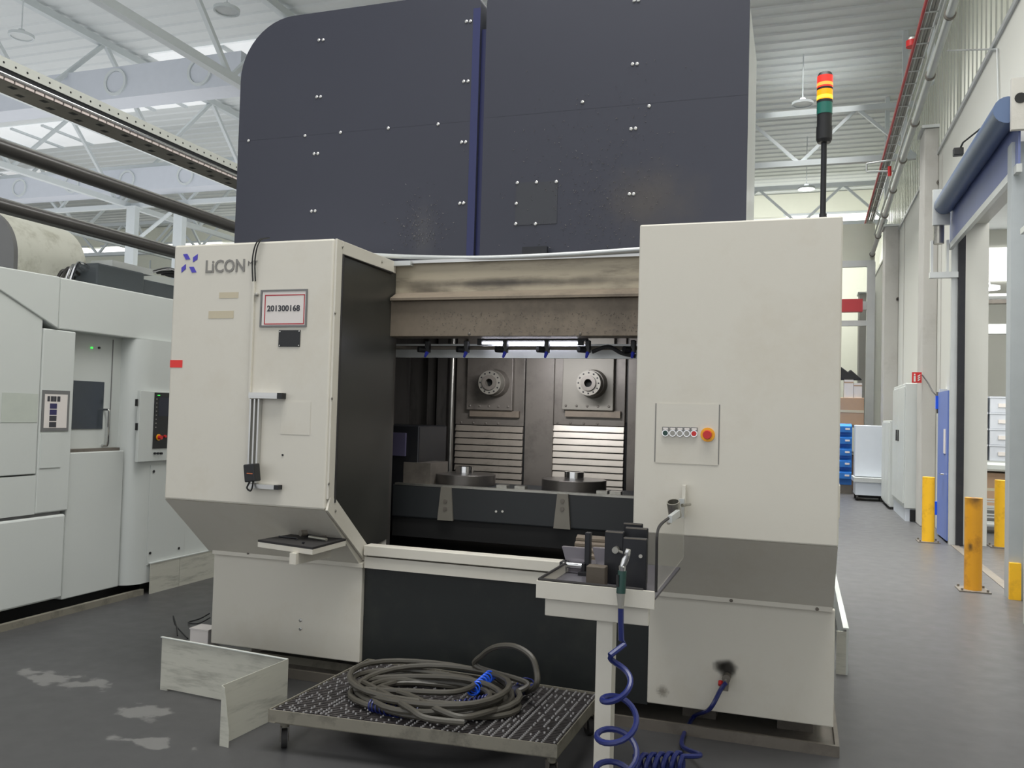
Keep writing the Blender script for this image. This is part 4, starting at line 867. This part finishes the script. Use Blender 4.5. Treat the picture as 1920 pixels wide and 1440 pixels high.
# recessed door
XD = XM-.12
B().box(XD-.1, XD, 5.27, 5.88, 1.27, 2.2).build('door_leaf', WHITE, N2)
p, q = PX(134, 713, XD), PX(191, 804, XD)
B().box(XD, XD+.006, p.y, q.y, q.z, p.z).build('door_pane', mat('door_glass', srgb(62, 68, 74), .15, var=.1), N2)
a = PX(212, 640, XD); B().box(XD, XD+.004, a.y-.004, a.y+.004, 1.30, 2.18).build('door_seam', FRAMEG, N2)
a, c = PX(203, 768, XD+.05), PX(200, 835, XD+.05)
B().tube([(XD, a.y, a.z), (XD+.055, a.y, a.z), (XD+.06, a.y, a.z-.01), (XD+.06, a.y, c.z+.01), (XD+.055, a.y, c.z), (XD, a.y, c.z)], .010, 8).build('door_handle', CHROME, N2, True)
for px in (171, 185): p = PX(px, 652, XD); B().cyl(p, p+Vector((.012, 0, 0)), .009, 12).build('indicator_lamp', LEDG if px == 171 else BLACK, N2)
B().box(XD-.1, XM-.03, 5.265, 5.85, .1, 1.245).build('under_door_panel', WHITE, N2, bevel=.008)
B().box(XD-.1, XM-.05, 5.27, 5.82, 1.245, 1.27).build('door_track', DSTEEL, N2)
# rounded control column
cr = .16; P = [(XM-.5, 5.87), (XM+.06-cr, 5.87)]+[(XM+.06-cr+cr*math.sin(t), 5.87+cr-cr*math.cos(t)) for t in [PI/2*i/8 for i in range(1, 9)]]+[(XM+.06, 7.0), (XM-.5, 7.0)]
B().prism(P, 'z', .1, 2.2).build('control_column', WHITE, N2, True)
XC = XM+.06
p, q = PX(258, 732, XC), PX(325, 862, XC); dcp = B().box(XC, XC+.03, p.y, q.y, q.z, p.z).build('control_box', WHITE, N2, bevel=.004)
p, q = PX(290, 736, XC+.03), PX(313, 840, XC+.03); scr = B().box(XC+.03, XC+.036, p.y, q.y, q.z, p.z).build('operator_panel', BLACK, N2)
sc = B().box(XC+.036, XC+.037, p.y+.05, q.y, q.z+.28, p.z-.04).build('screen', mat('screen', srgb(30, 34, 44), .2), scr)
for k in range(8): B().box(XC+.036, XC+.038, p.y+.018, p.y+.03, p.z-.06-.035*k, p.z-.052-.035*k).build('key', GREYP, scr)
B().box(XC+.036, XC+.038, p.y+.03, p.y+.06, p.z-.026, p.z-.02).build('status_light', LEDG, scr)
e_ = PX(297, 820, XC+.036); es = B().cyl(e_, e_+Vector((.006, 0, 0)), .028, 18).build('emergency_stop', YELP, N2, True); B().cyl(e_+Vector((.006, .0, 0)), e_+Vector((.035, 0, 0)), .018, 14).build('stop_button', REDP, es, True)
e_ = PX(308, 818, XC+.036); B().cyl(e_, e_+Vector((.02, 0, 0)), .012, 12).build('red_button', REDP, N2)
for px in (289, 295, 301): p = PX(px, 850, XC+.03); B().cyl(p, p+Vector((.018, 0, 0)), .010, 10).build('key_switch', BLACK, N2)
for py in (755, 800, 855): p = PX(257, py, XC+.01); B().box(XC, XC+.02, p.y-.012, p.y, p.z-.03, p.z+.03).build('hinge', BLACK, N2)
p, q = PX(282, 872, XC), PX(343, 1045, XC); B().box(XC, XC+.006, p.y, q.y, q.z, p.z).build('lower_door', WHITE, N2, bevel=.002)
for px, py in ((288, 884), (281, 1037), (335, 1028)): p = PX(px, py, XC+.006); B().cyl(p, p+Vector((.006, 0, 0)), .012, 10).build('latch', BLACK, N2)
B().box(XM-.4, XC-.01, 7.02, 9.2, .1, 2.19).build('rear_cabinet', WHITE, N2); a = PX(352, 1000, XC); B().box(XC-.01, XC+.02, 7.02, 7.09, .25, 1.2).build('cabinet_upright', GALV, N2)
p, q = PX(79, 731, XM), PX(127, 808, XM)
sf = thing('marking_sign', (XM+.001, (p.y+q.y)/2, q.z), 'grey framed white label with dark marks on the left machine', 'sign')
B().box(XM+.001, XM+.006, p.y, q.y, q.z, p.z).build('frame', FRAMEG, sf); B().box(XM+.006, XM+.0075, p.y+.022, q.y-.022, q.z+.025, p.z-.03).build('sheet', PAPER, sf)
random.seed(5)
for k in range(4): yy = p.y+.045+.03*k; B().box(XM+.0075, XM+.0085, yy, yy+.022+.006*(k % 2), p.z-.085, p.z-.045).build('dark_mark', DARKINK, sf)
for k in range(4): B().box(XM+.0075, XM+.0085, p.y+.07, p.y+.135, p.z-.14-.047*k, p.z-.10-.047*k).build('dark_mark', mat('blue_black_print', srgb(52, 50, 90), .6) if k < 2 else DARKINK, sf)
p, q = PX(4, 736, XM), PX(69, 792, XM); tag(B().box(XM+.001, XM+.003, p.y, q.y, q.z, p.z).build('plastic_sleeve', mat('sleeve', srgb(186, 192, 184), .25, var=.06, vscale=14)), 'empty clear plastic sleeve stuck on the left machine', 'sleeve')
# kerb and guard before it
tag(B().box(XM+.02, XM+.06, 2.6, 6.05, 0, .05).build('floor_kerb', GUARD2), 'low grey kerb along the foot of the left machine', 'kerb')
gd = thing('kerb_guard', (XM+.05, 7.2, 0), 'scuffed white sheet guard at the foot of the left machine', 'guard')
B().box(XM+.08, XM+.086, 6.09, 6.46, 0, .26).build('guard_sheet', GUARD, gd); B().box(XM+.08, XM+.086, 6.465, 8.4, 0, .26).build('guard_sheet', GUARD, gd); B().box(XM+.064, XM+.09, 6.09, 8.4, .26, .268).build('top_fold', WHITE, gd)
# drum and motor on top
dr = thing('filter_housing', (-6.72, 5.75, 2.56), 'white dirty rounded housing on top of the left machine', 'housing')
DP = [(-7.3, 2.66), (-6.2, 2.66)]+[(-6.2-.42+.42*math.cos(t), 2.84+.42*math.sin(t)) for t in [PI/2*i/10 for i in range(11)]]+[(-7.3, 3.26)]
B().prism(DP, 'y', 5.40, 6.12).build('drum_shell', mat('dirty_white', srgb(208, 208, 196), .5, var=.05, dirt=srgb(120, 116, 90), dscale=4, damt=.6), dr, True); B().prism([(x-.0, z) for x, z in DP], 'y', 5.36, 5.40).build('drum_end', FRAMEG, dr, True)
B().box(-7.1, -6.3, 5.45, 6.05, 2.551, 2.66).build('cradle', WHITE, dr)
mo = thing('drive_motor', (-5.85, 6.1, 2.6), 'dark grey drive motor with cables on top of the left machine', 'motor')
B().box(-6.0, -5.7, 5.75, 6.30, 2.601, 2.84).build('motor_body', MOTOR, mo, bevel=.015); B().box(-6.0, -5.72, 6.31, 6.75, 2.601, 2.79).build('gear_housing', MOTOR, mo, bevel=.02)
B().box(-5.98, -5.74, 5.95, 6.45, 2.84, 2.90).build('terminal_box', GALV, mo)
for k in range(4): B().tube(spline([Vector((-5.8-.05*k, 5.76, 2.8-.03*k)), Vector((-5.8-.05*k, 5.64, 2.82-.02*k)), Vector((-5.82-.05*k, 5.6, 2.7)), Vector((-5.82-.05*k, 5.58, 2.605))], 6), .014, 8).build('coolant_pipe', CHROME if k < 2 else PIPEB, mo, True)
for k in range(4): B().tube(spline([Vector((-5.75, 6.45+.06*k, 2.88)), Vector((-5.68, 6.65+.06*k, 2.93-.03*k)), Vector((-5.72, 6.9, 2.75-.03*k)), Vector((-5.75, 7.0, 2.605))], 6), .014, 8).build('motor_cable', BLACK if k else CHROME, mo, True)
B().box(-6.6, -6.2, 6.3, 8.5, 2.551, 2.95).build('top_cabinet', WHITE, N2)
# ---- gantry rail and pipes along the left machine
gx = XM-.1; gr = thing('gantry_rail', (gx-.1, 5, 3.9), 'steel gantry rail with perforated plate high on the left', 'rail')
z0 = 4.13
B().box(gx-.22, gx-.005, 1.5, 9.5, z0-.075, z0).build('rail_profile', WALU, gr)
B().box(gx-.24, gx-.012, 1.5, 9.5, z0-.115, z0-.075).build('dark_slot', BLACKM, gr)
B().cyl((gx-.01, 1.5, z0-.125), (gx-.01, 9.5, z0-.125), .017, 10).build('guide_rail', CHROME, gr, True)
B().box(gx-.26, gx-.02, 1.5, 9.5, z0-.165, z0-.142).build('bottom_plate', DSTEEL, gr)
t0 = B().box(gx-.015, gx-.005, 0, .075, z0-.163, z0-.145)
tm = t0.build('rack_tooth', mat('rack_bright', srgb(240, 226, 222), .3, .3), gr)
WL_t = WL[tm.name].copy(); first = True
for k in range(70):
    if k: inst(tm, 'rack_tooth', Vector((WL_t.x, WL_t.y+4.0+.088*(k), WL_t.z)), gr)
tm.location.y += 4.0
hm = screw_mesh(.009, .003, axis='x', m=BLACK, name='hole')
for k in range(60): inst(hm, 'plate_hole', Vector((gx-.004, 3.5+.1*k, z0-.04)), gr)
for k in range(30): B().box(gx-.2+.09*(k % 2), gx-.15+.09*(k % 2), 4.3+.14*k, 4.36+.14*k, z0-.1655, z0-.1652).build('slot', PIT, gr)
for nm, zc_, r_, lab in (('energy_pipe', 3.465, .055, 'thick black pipe on the left, upper of the two'), ('energy_pipe', 3.045, .05, 'thick black pipe on the left, lower of the two')):
    t = thing(nm, (XM-.1, 5, zc_-r_), lab, 'pipe', 'black overhead pipes'); B().cyl((XM-.1, 1.5, zc_), (XM-.1, 9.5, zc_), r_, 16).build('pipe_run', PIPEB, t, True)
    B().box(XM-.12, XM-.08, 1.5, 9.5, zc_+r_-.002, zc_+r_+.008).build('top_strip', ALU, t)
    for yy in (8.9,): B().box(XM-.16, XM-.04, yy, yy+.1, zc_-r_-.02, zc_+r_+.02).build('hanger', GALV, t)
# gantry post hidden behind the hood carries rail and pipes
gp_ = thing('gantry_post', (XM-.2, 9.3, 0), 'steel gantry post behind the navy hood', 'post')
B().box(XM-.5, XM-.3, 9.2, 9.4, 0, 4.3).build('post_shaft', GALV, gp_); B().box(XM-.5, XM+.05, 9.25, 9.35, 4.14, 4.2).build('post_arm', GALV, gp_)

# ================================================================== RIGHT-HAND SIDE
# ---- pipes and cable trays under the roof along the right wall
def run(name, pts, r, m, label, cat, n=10):
    o = B().tube(pts, r, n).build(name, m, None, True); return tag(o, label, cat)
def line(p0, p1, X, ext=1.25):
    a, c = PX(*p0, X), PX(*p1, X); d = c-a; return [a-d*(ext-1), c]
pa = line((1790, 0), (1628, 500), 1.75)
t = thing('overhead_pipe', pa[1], 'shiny steel pipe with hook clamps along the right wall', 'pipe')
B().tube(pa, .055, 12).build('pipe_run', GALV, t, True)
for k in range(9):
    c = pa[0].lerp(pa[1], .12+.1*k); B().ring(c-Vector((0, .02, 0)), c+Vector((0, .02, 0)), .075, .054, 14).build('pipe_clamp', DSTEEL, t)
pa = line((1752, 0), (1612, 480), 1.7)
ct = thing('cable_tray', pa[1], 'long galvanised cable tray left of the shiny pipe on the right', 'cable tray')
d = pa[1]-pa[0]
for s_ in (-1, 1): B().slab([pa[0]+Vector((.09*s_, 0, -.04)), pa[1]+Vector((.09*s_, 0, -.04)), pa[1]+Vector((.09*s_, 0, .05)), pa[0]+Vector((.09*s_, 0, .05))], (.006, 0, 0)).build('side_rail', GALV, ct)
for k in range(40): c = pa[0]+d*((k+.5)/40); B().box(c.x-.09, c.x+.09, c.y-.02, c.y+.02, c.z-.048, c.z-.042).build('rung', GALV, ct)
for j, (dx, rr) in enumerate(((-.055, .025), (-.0, .02), (.05, .028))): B().tube([pa[0]+Vector((dx, 0, 0)), pa[1]+Vector((dx, 0, 0))], rr, 8).build('cable', GREYP, ct, True)
run('sprinkler_pipe', line((1738, 0), (1622, 420), 1.6), .028, REDPIPE, 'thin red sprinkler pipe beside the cable tray', 'pipe')
run('thin_conduit', line((1774, 0), (1640, 440), 1.8), .022, GALV, 'thin steel conduit between tray and shiny pipe', 'pipe')
p = PX(1710, 88, 1.62); al = thing('alarm_sounder', p, 'red alarm sounder with clear top hanging beside the cable tray', 'alarm')
B().cyl(p, p+Vector((0, 0, .1)), .09, 16).build('sounder_body', REDP, al, True); B().cyl(p+Vector((0, 0, .1)), p+Vector((0, 0, .15)), .08, 16, .05).build('sounder_top', GREYP, al, True)
a = PY(1625, 307, 19); c = PY(1690, 297, 19)
hb = thing('pipe_hanger', c, 'steel hanger bracket with red tie on the right-hand pipes', 'hanger')
B().cyl(a, c, .02, 8).cyl(PY(1625, 322, 19), PY(1688, 320, 19), .02, 8).cyl(a, PY(1625, 322, 19), .02, 8).build('bracket_bars', GALV, hb); B().cyl(PY(1668, 312, 18.9), PY(1668, 330, 18.9), .035, 8).build('red_tie', REDP, hb)
# conduit on wall above the gate
run('wall_conduit', [PX(1776, 95, 2.08), PX(1870, 92, 2.08), PX(1872, 190, 2.08)], .012, GALV, 'thin white conduit bent down above the blue roller', 'pipe', 6)
# roof-wall struts (right edge of the deck)
for k, (yy) in enumerate((12, 16, 20, 24)):
    tag(B().box(2.0, 2.1, yy, yy+.2, 7.55, ZC).build('wall_stanchion', TRUSS), 'pale stanchion above the right wall, %s' % ('nearest the camera', 'second from the camera', 'third from the camera', 'furthest from the camera')[k], 'stanchion', 'wall stanchions')
# ---- rolling gate
XR = 1.86
rg = thing('rolling_gate', (2.0, 11.5, 0), 'blue rolling gate in the right wall, curtain mostly rolled up', 'gate')
B().cyl((XR, 9.25, 4.72), (XR, 13.1, 4.72), .13, 20).build('roller', ROLLB, rg, True)
B().box(XR+.1, XR+.12, 9.3, 13.3, 4.2, 4.72).build('curtain', CURT, rg)
B().box(XR+.085, XR+.135, 9.3, 13.3, 4.12, 4.2).build('bottom_bar', GALV, rg)
B().box(1.875, 2.06, 9.18, 9.24, 4.5, 5.0).build('roller_plate', CONC, rg); p = Vector((1.95, 9.18, 4.80)); B().cyl(p, p-Vector((0, .01, 0)), .05, 14).build('plate_hole', PIT, rg)
B().box(1.93, XW-.002, 9.42, 9.60, 0, 4.45).build('near_post', mat('post_grey', srgb(166, 172, 176), .5, .2, dirt=srgb(190, 170, 70), damt=.0), rg)
B().box(1.93, 2.03, 9.38, 9.42, 0, .35).build('yellow_mark', YEL, rg)
B().box(1.98, XW-.002, 13.25, 13.33, 0, 4.5).build('far_post', GALV, rg); B().box(2.06, XW+.05, 13.2, 13.25, 0, 4.45).build('far_seal', BLACKM, rg)
a = Vector((XR, 13.2, 4.6)); mt = B().box(XR-.14, XR+.08, 13.12, 13.18, 4.45, 4.95).build('end_plate', GALV, rg)
B().cyl((XR-.05, 13.22, 4.2), (XR-.05, 13.22, 4.62), .07, 14).build('drive_motor', STEEL, rg, True); B().box(XR-.16, XR+.2, 13.2, 13.3, 3.72, 3.80).box(XR-.15, XR-.12, 13.2, 13.3, 3.8, 4.25).box(XR+.05, XR+.08, 13.2, 13.3, 3.8, 4.25).build('motor_bracket', GALV, rg)
p = PX(1800, 283, 1.95); wl = thing('wall_spotlight', p, 'small black spotlight on an arm above the roller', 'lamp')
B().box(p.x-.08, p.x+.04, p.y-.04, p.y+.06, p.z-.06, p.z+.04).build('lamp_head', BLACK, wl, bevel=.01); B().tube([p+Vector((0, 0, .03)), p+Vector((.02, -.1, .08)), Vector((XW, p.y-.5, p.z+.12))], .012, 6).build('arm', BLACK, wl)
# floor seam strip at gate
struct(B().box(2.0, 2.1, 9.6, 13.3, .0, .006).build('trim_40', DSTEEL))
# blue door leaf and junction box
bd = thing('blue_door', (2.09, 14.4, 0), 'blue steel door leaf against the wall beside the gate', 'door')
B().box(1.98, 2.06, 13.45, 14.35, .03, 2.15).build('leaf', DOORB, bd); B().box(1.972, 1.98, 13.6, 13.75, 1.25, 1.6).build('notice', PAPER, bd); B().tube([(1.975, 13.7, .95), (1.94, 13.7, .95), (1.94, 13.85, .95)], .012, 6).build('handle', CHROME, bd)
for z_ in (.3, 1.9): B().box(1.95, 2.0, 14.35, 14.42, z_, z_+.2).build('hinge', BLUEB, bd)
B().box(2.0, XW-.001, 14.35, 14.45, .0, 2.2).build('frame', GALV, bd)
p = PY(1762, 760, 14.5); jb = thing('bracket_rods', p, 'steel bracket with two upright rods above the blue door', 'bracket')
B().box(p.x-.06, p.x+.12, 14.45, 14.55, p.z-.05, p.z+.08).build('clamp', GALV, jb)
for px in (1758, 1776): a, c = PY(px, 735, 14.5), PY(px, 775, 14.5); B().cyl(c, a, .015, 8).build('rod', DSTEEL, jb)
run('sign_cable', spline([PY(1729, 703, 15.3), PY(1740, 718, 15.2), PY(1752, 738, 15.0), PY(1775, 753, 14.6)], 6), .010, BLACK, 'black cable sagging from the red fire sign', 'cable', 6)
# fire sign
a, d = PY(1710, 698, 15.35), PY(1728, 718, 15.35)
fsn = thing('fire_sign', ((a.x+d.x)/2, 15.35, d.z), 'red fire extinguisher sign with white symbols on the column', 'sign')
B().box(a.x, d.x, 15.35, 15.36, d.z, a.z).build('sign_plate', REDP, fsn); hgt = a.z-d.z; ww = d.x-a.x
B().box(a.x+ww*.18, a.x+ww*.38, 15.345, 15.35, d.z+hgt*.12, d.z+hgt*.66).cyl((a.x+ww*.28, 15.346, d.z+hgt*.72), (a.x+ww*.28, 15.3465, d.z+hgt*.86), ww*.08, 8).build('white_symbol', PAPER, fsn)
for k in range(3): B().slab([(a.x+ww*.60, 15.345, d.z+hgt*(.16+.2*k)), (a.x+ww*.85, 15.345, d.z+hgt*(.30+.2*k)), (a.x+ww*.85, 15.345, d.z+hgt*(.42+.2*k)), (a.x+ww*.60, 15.345, d.z+hgt*(.28+.2*k))], (0, .004, 0)).build('white_symbol', PAPER, fsn)
B().box(a.x+ww*.3, a.x+ww*.7, 15.36, 15.399, d.z+hgt*.4, d.z+hgt*.6).build('sign_bracket', GALV, fsn)
# ---- bollards
def bollard(px, py, h, r_, m, label):
    p = PZ(px, py, 0); t = thing('bollard', (p.x, p.y, 0), label, 'bollard', 'yellow steel bollards')
    B().cyl((p.x, p.y, .012), (p.x, p.y, h), r_, 20).build('post', m, t, True); B().box(p.x-r_*1.75, p.x+r_*1.75, p.y-r_*1.75, p.y+r_*1.75, 0, .012).build('base_plate', DSTEEL, t)
    for sx in (-1, 1):
        for sy in (-1, 1): B().cyl((p.x+sx*r_*1.4, p.y+sy*r_*1.4, .012), (p.x+sx*r_*1.4, p.y+sy*r_*1.4, .035), .012, 6).build('anchor_bolt', DSTEEL, t)
bollard(1824, 1107, .93, .082, ORANGE, 'worn orange-yellow bollard nearest the camera, with a dark scorched top')
bollard(1740, 1016, .915, .082, YEL, 'bright yellow bollard in front of the concrete column')
bollard(1877, 1026, .92, .085, YEL, 'yellow bollard inside the gate opening')
# ---- electrical cabinets along the wall
ec = thing('electrical_cabinet', (1.85, 17, 0), 'tall white electrical cabinet with two handles along the wall', 'cabinet')
B().box(1.71, 2.08, 16.05, 18.0, .22, 2.36).build('body', WHITE, ec, bevel=.01); B().box(1.73, 2.08, 16.08, 18.0, .0, .22).build('base', FROST, ec); B().box(1.80, 2.02, 16.04, 16.08, .01, .2).build('plinth_opening', PIT, ec)
for k, yy in enumerate((16.1, 17.05)): dd = B().box(1.69, 1.71, yy, yy+.9, .3, 2.3).build('door', WHITE, ec, bevel=.004); B().box(1.67, 1.69, yy+(.75 if k == 0 else .1), yy+(.79 if k == 0 else .14), 1.35, 1.55).build('handle', BLACK, dd)
ec2 = thing('low_cabinet', (1.85, 19, 0), 'lower white cabinet standing behind the tall electrical cabinet', 'cabinet')
B().box(1.66, 2.08, 18.1, 19.6, .05, 1.72).build('body', WHITE, ec2, bevel=.01); B().box(1.64, 1.66, 18.15, 18.85, .1, 1.68).build('door', WHITE, ec2); B().box(1.64, 1.66, 18.88, 19.58, .1, 1.68).build('door', WHITE, ec2)
B().box(1.7, 2.08, 18.1, 19.6, 0, .05).build('plinth', PIT, ec2)
# ---- far aisle: cart with panel, blue racks, boxes, shelf
a, c = PY(1604, 797, 20), PY(1658, 897, 20)
fc = thing('panel_cart', ((a.x+c.x)/2, 20, 0), 'grey low cart carrying a tall pale panel at the end of the aisle', 'cart')
B().box(a.x, c.x, 20.0, 20.5, .50, a.z).build('tall_panel', FROST, fc, bevel=.01)
d0, d1 = PY(1600, 900, 19.8), PY(1664, 930, 19.8)
B().box(d0.x, d1.x, 19.7, 20.6, .40, .49).build('cart_top', GALV, fc); B().box(d0.x+.04, d1.x-.02, 19.75, 20.55, .12, .40).build('cart_body', FROST, fc); 
for x_ in (d0.x+.08, d1.x-.1):
    for y_ in (19.8, 20.5): B().cyl((x_-.02, y_, .06), (x_+.02, y_, .06), .06, 12).build('wheel', RUBBER, fc)
B().box(d0.x+.1, d1.x-.02, 19.85, 20.5, .06, .12).build('underframe', PIT, fc)
a, c = PY(1578, 797, 21.5), PY(1597, 905, 21.5)
br = thing('blue_rack', ((a.x+c.x)/2, 21.7, 0), 'bright blue bin rack at the end of the aisle beside the machine', 'rack')
B().box(a.x-.4, c.x, 21.6, 22.2, .2, a.z).build('rack_back', BLUEC, br)
for k in range(5): z_ = .35+.27*k; bn = B().prism([(21.42, z_), (21.6, z_), (21.6, z_+.2), (21.40, z_+.14)], 'x', a.x-.3, c.x-.02).build('bin', BLUEC, br); B().box(c.x-.16, c.x-.06, 21.39, 21.41, z_+.06, z_+.10).build('bin_label', PAPER, bn)
B().box(a.x-.4, c.x, 21.5, 22.2, 0, .2).build('rack_foot', DSTEEL, br)
a, c = PY(1570, 745, 22.5), PY(1620, 790, 22.5)
fsx = thing('storage_shelf', (c.x-.5, 23.0, 0), 'grey storage shelf at the end of the aisle', 'shelf')
B().box(a.x-.5, c.x+.1, 22.5, 23.4, PY(1600, 797, 22.5).z-.06, PY(1600, 797, 22.5).z).build('shelf_board', DSTEEL, fsx); zsb = PY(1600, 797, 22.5).z
for x_ in (a.x-.5, c.x+.04):
    for y_ in (22.5, 23.34): B().box(x_, x_+.06, y_, y_+.06, 0, zsb-.06).build('upright', GALV, fsx)
B().box(a.x-.44, c.x+.04, 22.56, 23.34, .9, .94).build('lower_board', DSTEEL, fsx)
cb = thing('cardboard_box', ((a.x+c.x)/2, 22.8, zsb), 'large brown cardboard box on the far storage shelf', 'box'); B().box(a.x-.2, c.x, 22.55, 23.2, zsb, a.z).build('carton', CARD, cb, bevel=.01); B().box(a.x-.2, c.x, 22.545, 22.55, (zsb+a.z)/2-.03, (zsb+a.z)/2+.03).build('packing_tape', GLUE, cb)
for k, (px0, px1, pt, pb, lab) in enumerate(((1583, 1600, 712, 744, 'white carton stacked on the brown box, left one'), (1601, 1616, 718, 744, 'white carton stacked on the brown box, right one'))):
    e, f = PY(px0, pt, 22.6), PY(px1, pb, 22.6); o = thing('white_carton', ((e.x+f.x)/2, 22.8, a.z), lab, 'box', 'white cartons'); B().box(e.x, f.x, 22.6, 23.0, a.z, e.z).build('carton', PAPER, o); B().box(e.x, f.x, 22.598, 22.6, e.z-.08, e.z-.05).build('packing_tape', CARD, o)
e = PY(1583, 708, 22.7); zb2 = PY(1583, 712, 22.6).z
tag(B().prism([(e.x-.4, zb2), (e.x+.42, zb2), (e.x+.36, zb2+.06), (e.x+.14, zb2+.26), (e.x+.08, zb2+.2), (e.x-.1, zb2+.34), (e.x-.4, zb2+.2)], 'y', 22.65, 22.95).build('black_sheet', BLACK, None, bevel=.03), 'crumpled black sheet lying on the far white cartons', 'sheet')
tag(B().box(1.1, 1.5, 22.9, 23.3, 0, .86).build('brown_crate', CARD, None, bevel=.01), 'brown crate under the far storage shelf', 'crate')
# ---- seen through the gate: stacked crates, pallet and boxes
pr = PY(1843, 750, 18); gq = 'grey crates in the gate room'
bench = thing('steel_bench', (3.6, 16.5, 0), 'pale steel bench seen through the gate opening', 'bench')
B().box(2.75, 4.6, 16.0, 17.2, .95, 1.02).build('bench_top', WHITE, bench)
for x_ in (2.8, 4.5):
    for y_ in (16.05, 17.1): B().box(x_, x_+.06, y_, y_+.06, 0, .95).build('leg', GALV, bench)
B().box(2.86, 4.5, 16.06, 17.1, .3, .34).build('lower_shelf', GALV, bench)
GC = mat('crate_grey', srgb(196, 200, 208), .5)
k = 0; rows = ('lowest', 'second', 'third', 'top'); cn = ('left', 'right')
for j in range(4):
    for i in range(2):
        x_ = 2.9+.46*i; z_ = 1.02+.30*j; o = thing('grey_crate', (x_+.2, 18.2, z_), 'grey crate through the gate, %s row, %s column' % (rows[j], cn[i]), 'crate', gq)
        B().box(x_, x_+.42, 18.0, 18.5, z_, z_+.27).build('crate_body', GC, o, bevel=.01); B().box(x_-.01, x_+.43, 17.99, 18.51, z_+.27, z_+.30).build('crate_rim', GC, o); B().box(x_+.14, x_+.28, 17.985, 18.0, z_+.1, z_+.17).build('crate_label', PAPER, o)
sk_ = thing('crate_stand', (3.55, 18.25, 0), 'pale stand carrying the grey crates in the gate room', 'stand'); B().box(2.85, 4.35, 17.95, 18.55, .96, 1.02).build('stand_top', WHITE, sk_)
for x_ in (2.9, 4.25):
    for y_ in (18.0, 18.45): B().box(x_, x_+.05, y_, y_+.05, 0, .96).build('leg', GALV, sk_)
o = thing('carton_box', (3.3, 16.5, .34), 'brown carton on the lower shelf of the bench through the gate', 'box'); B().box(2.92, 3.7, 16.15, 16.9, .34, .88).build('carton', CARD, o); B().box(2.92, 3.7, 16.148, 16.15, .58, .63).build('packing_tape', GLUE, o)
o = thing('wire_basket', (3.15, 15.3, 0), 'pale wire basket on the floor inside the gate', 'basket')
for z_ in (.12, .24, .36, .48): B().box(2.75, 3.4, 15.0, 15.02, z_, z_+.02).box(2.75, 3.4, 15.5, 15.52, z_, z_+.02).box(2.75, 2.77, 15.02, 15.5, z_, z_+.02).box(3.38, 3.4, 15.02, 15.5, z_, z_+.02).build('hoop', GALV, o)
for i in range(5): x_ = 2.75+.1575*i; B().box(x_, x_+.02, 14.99, 15.0, 0.0, .5).build('upright_wire', GALV, o)
B().box(2.77, 3.38, 15.02, 15.5, .10, .12).build('basket_floor', GALV, o)
tag(B().tube([(2.7, 16.2, 3.85), (8, 16.2, 3.85)], .05, 8).build('room_pipe', GALV, None, True), 'horizontal steel pipe across the gate room', 'pipe')
struct(B().box(2.6, 9, 19.6, 19.8, 3.55, 3.75).build('trim_41', GALV)); struct(B().box(2.6, 9, 20.6, 20.8, 4.3, 4.45).build('trim_42', DSTEEL))
nwin += 1; struct(B().box(3.5, 8.5, 25.95, 25.99, 5.6, 6.5).build('window_%d' % nwin, GLOWW))
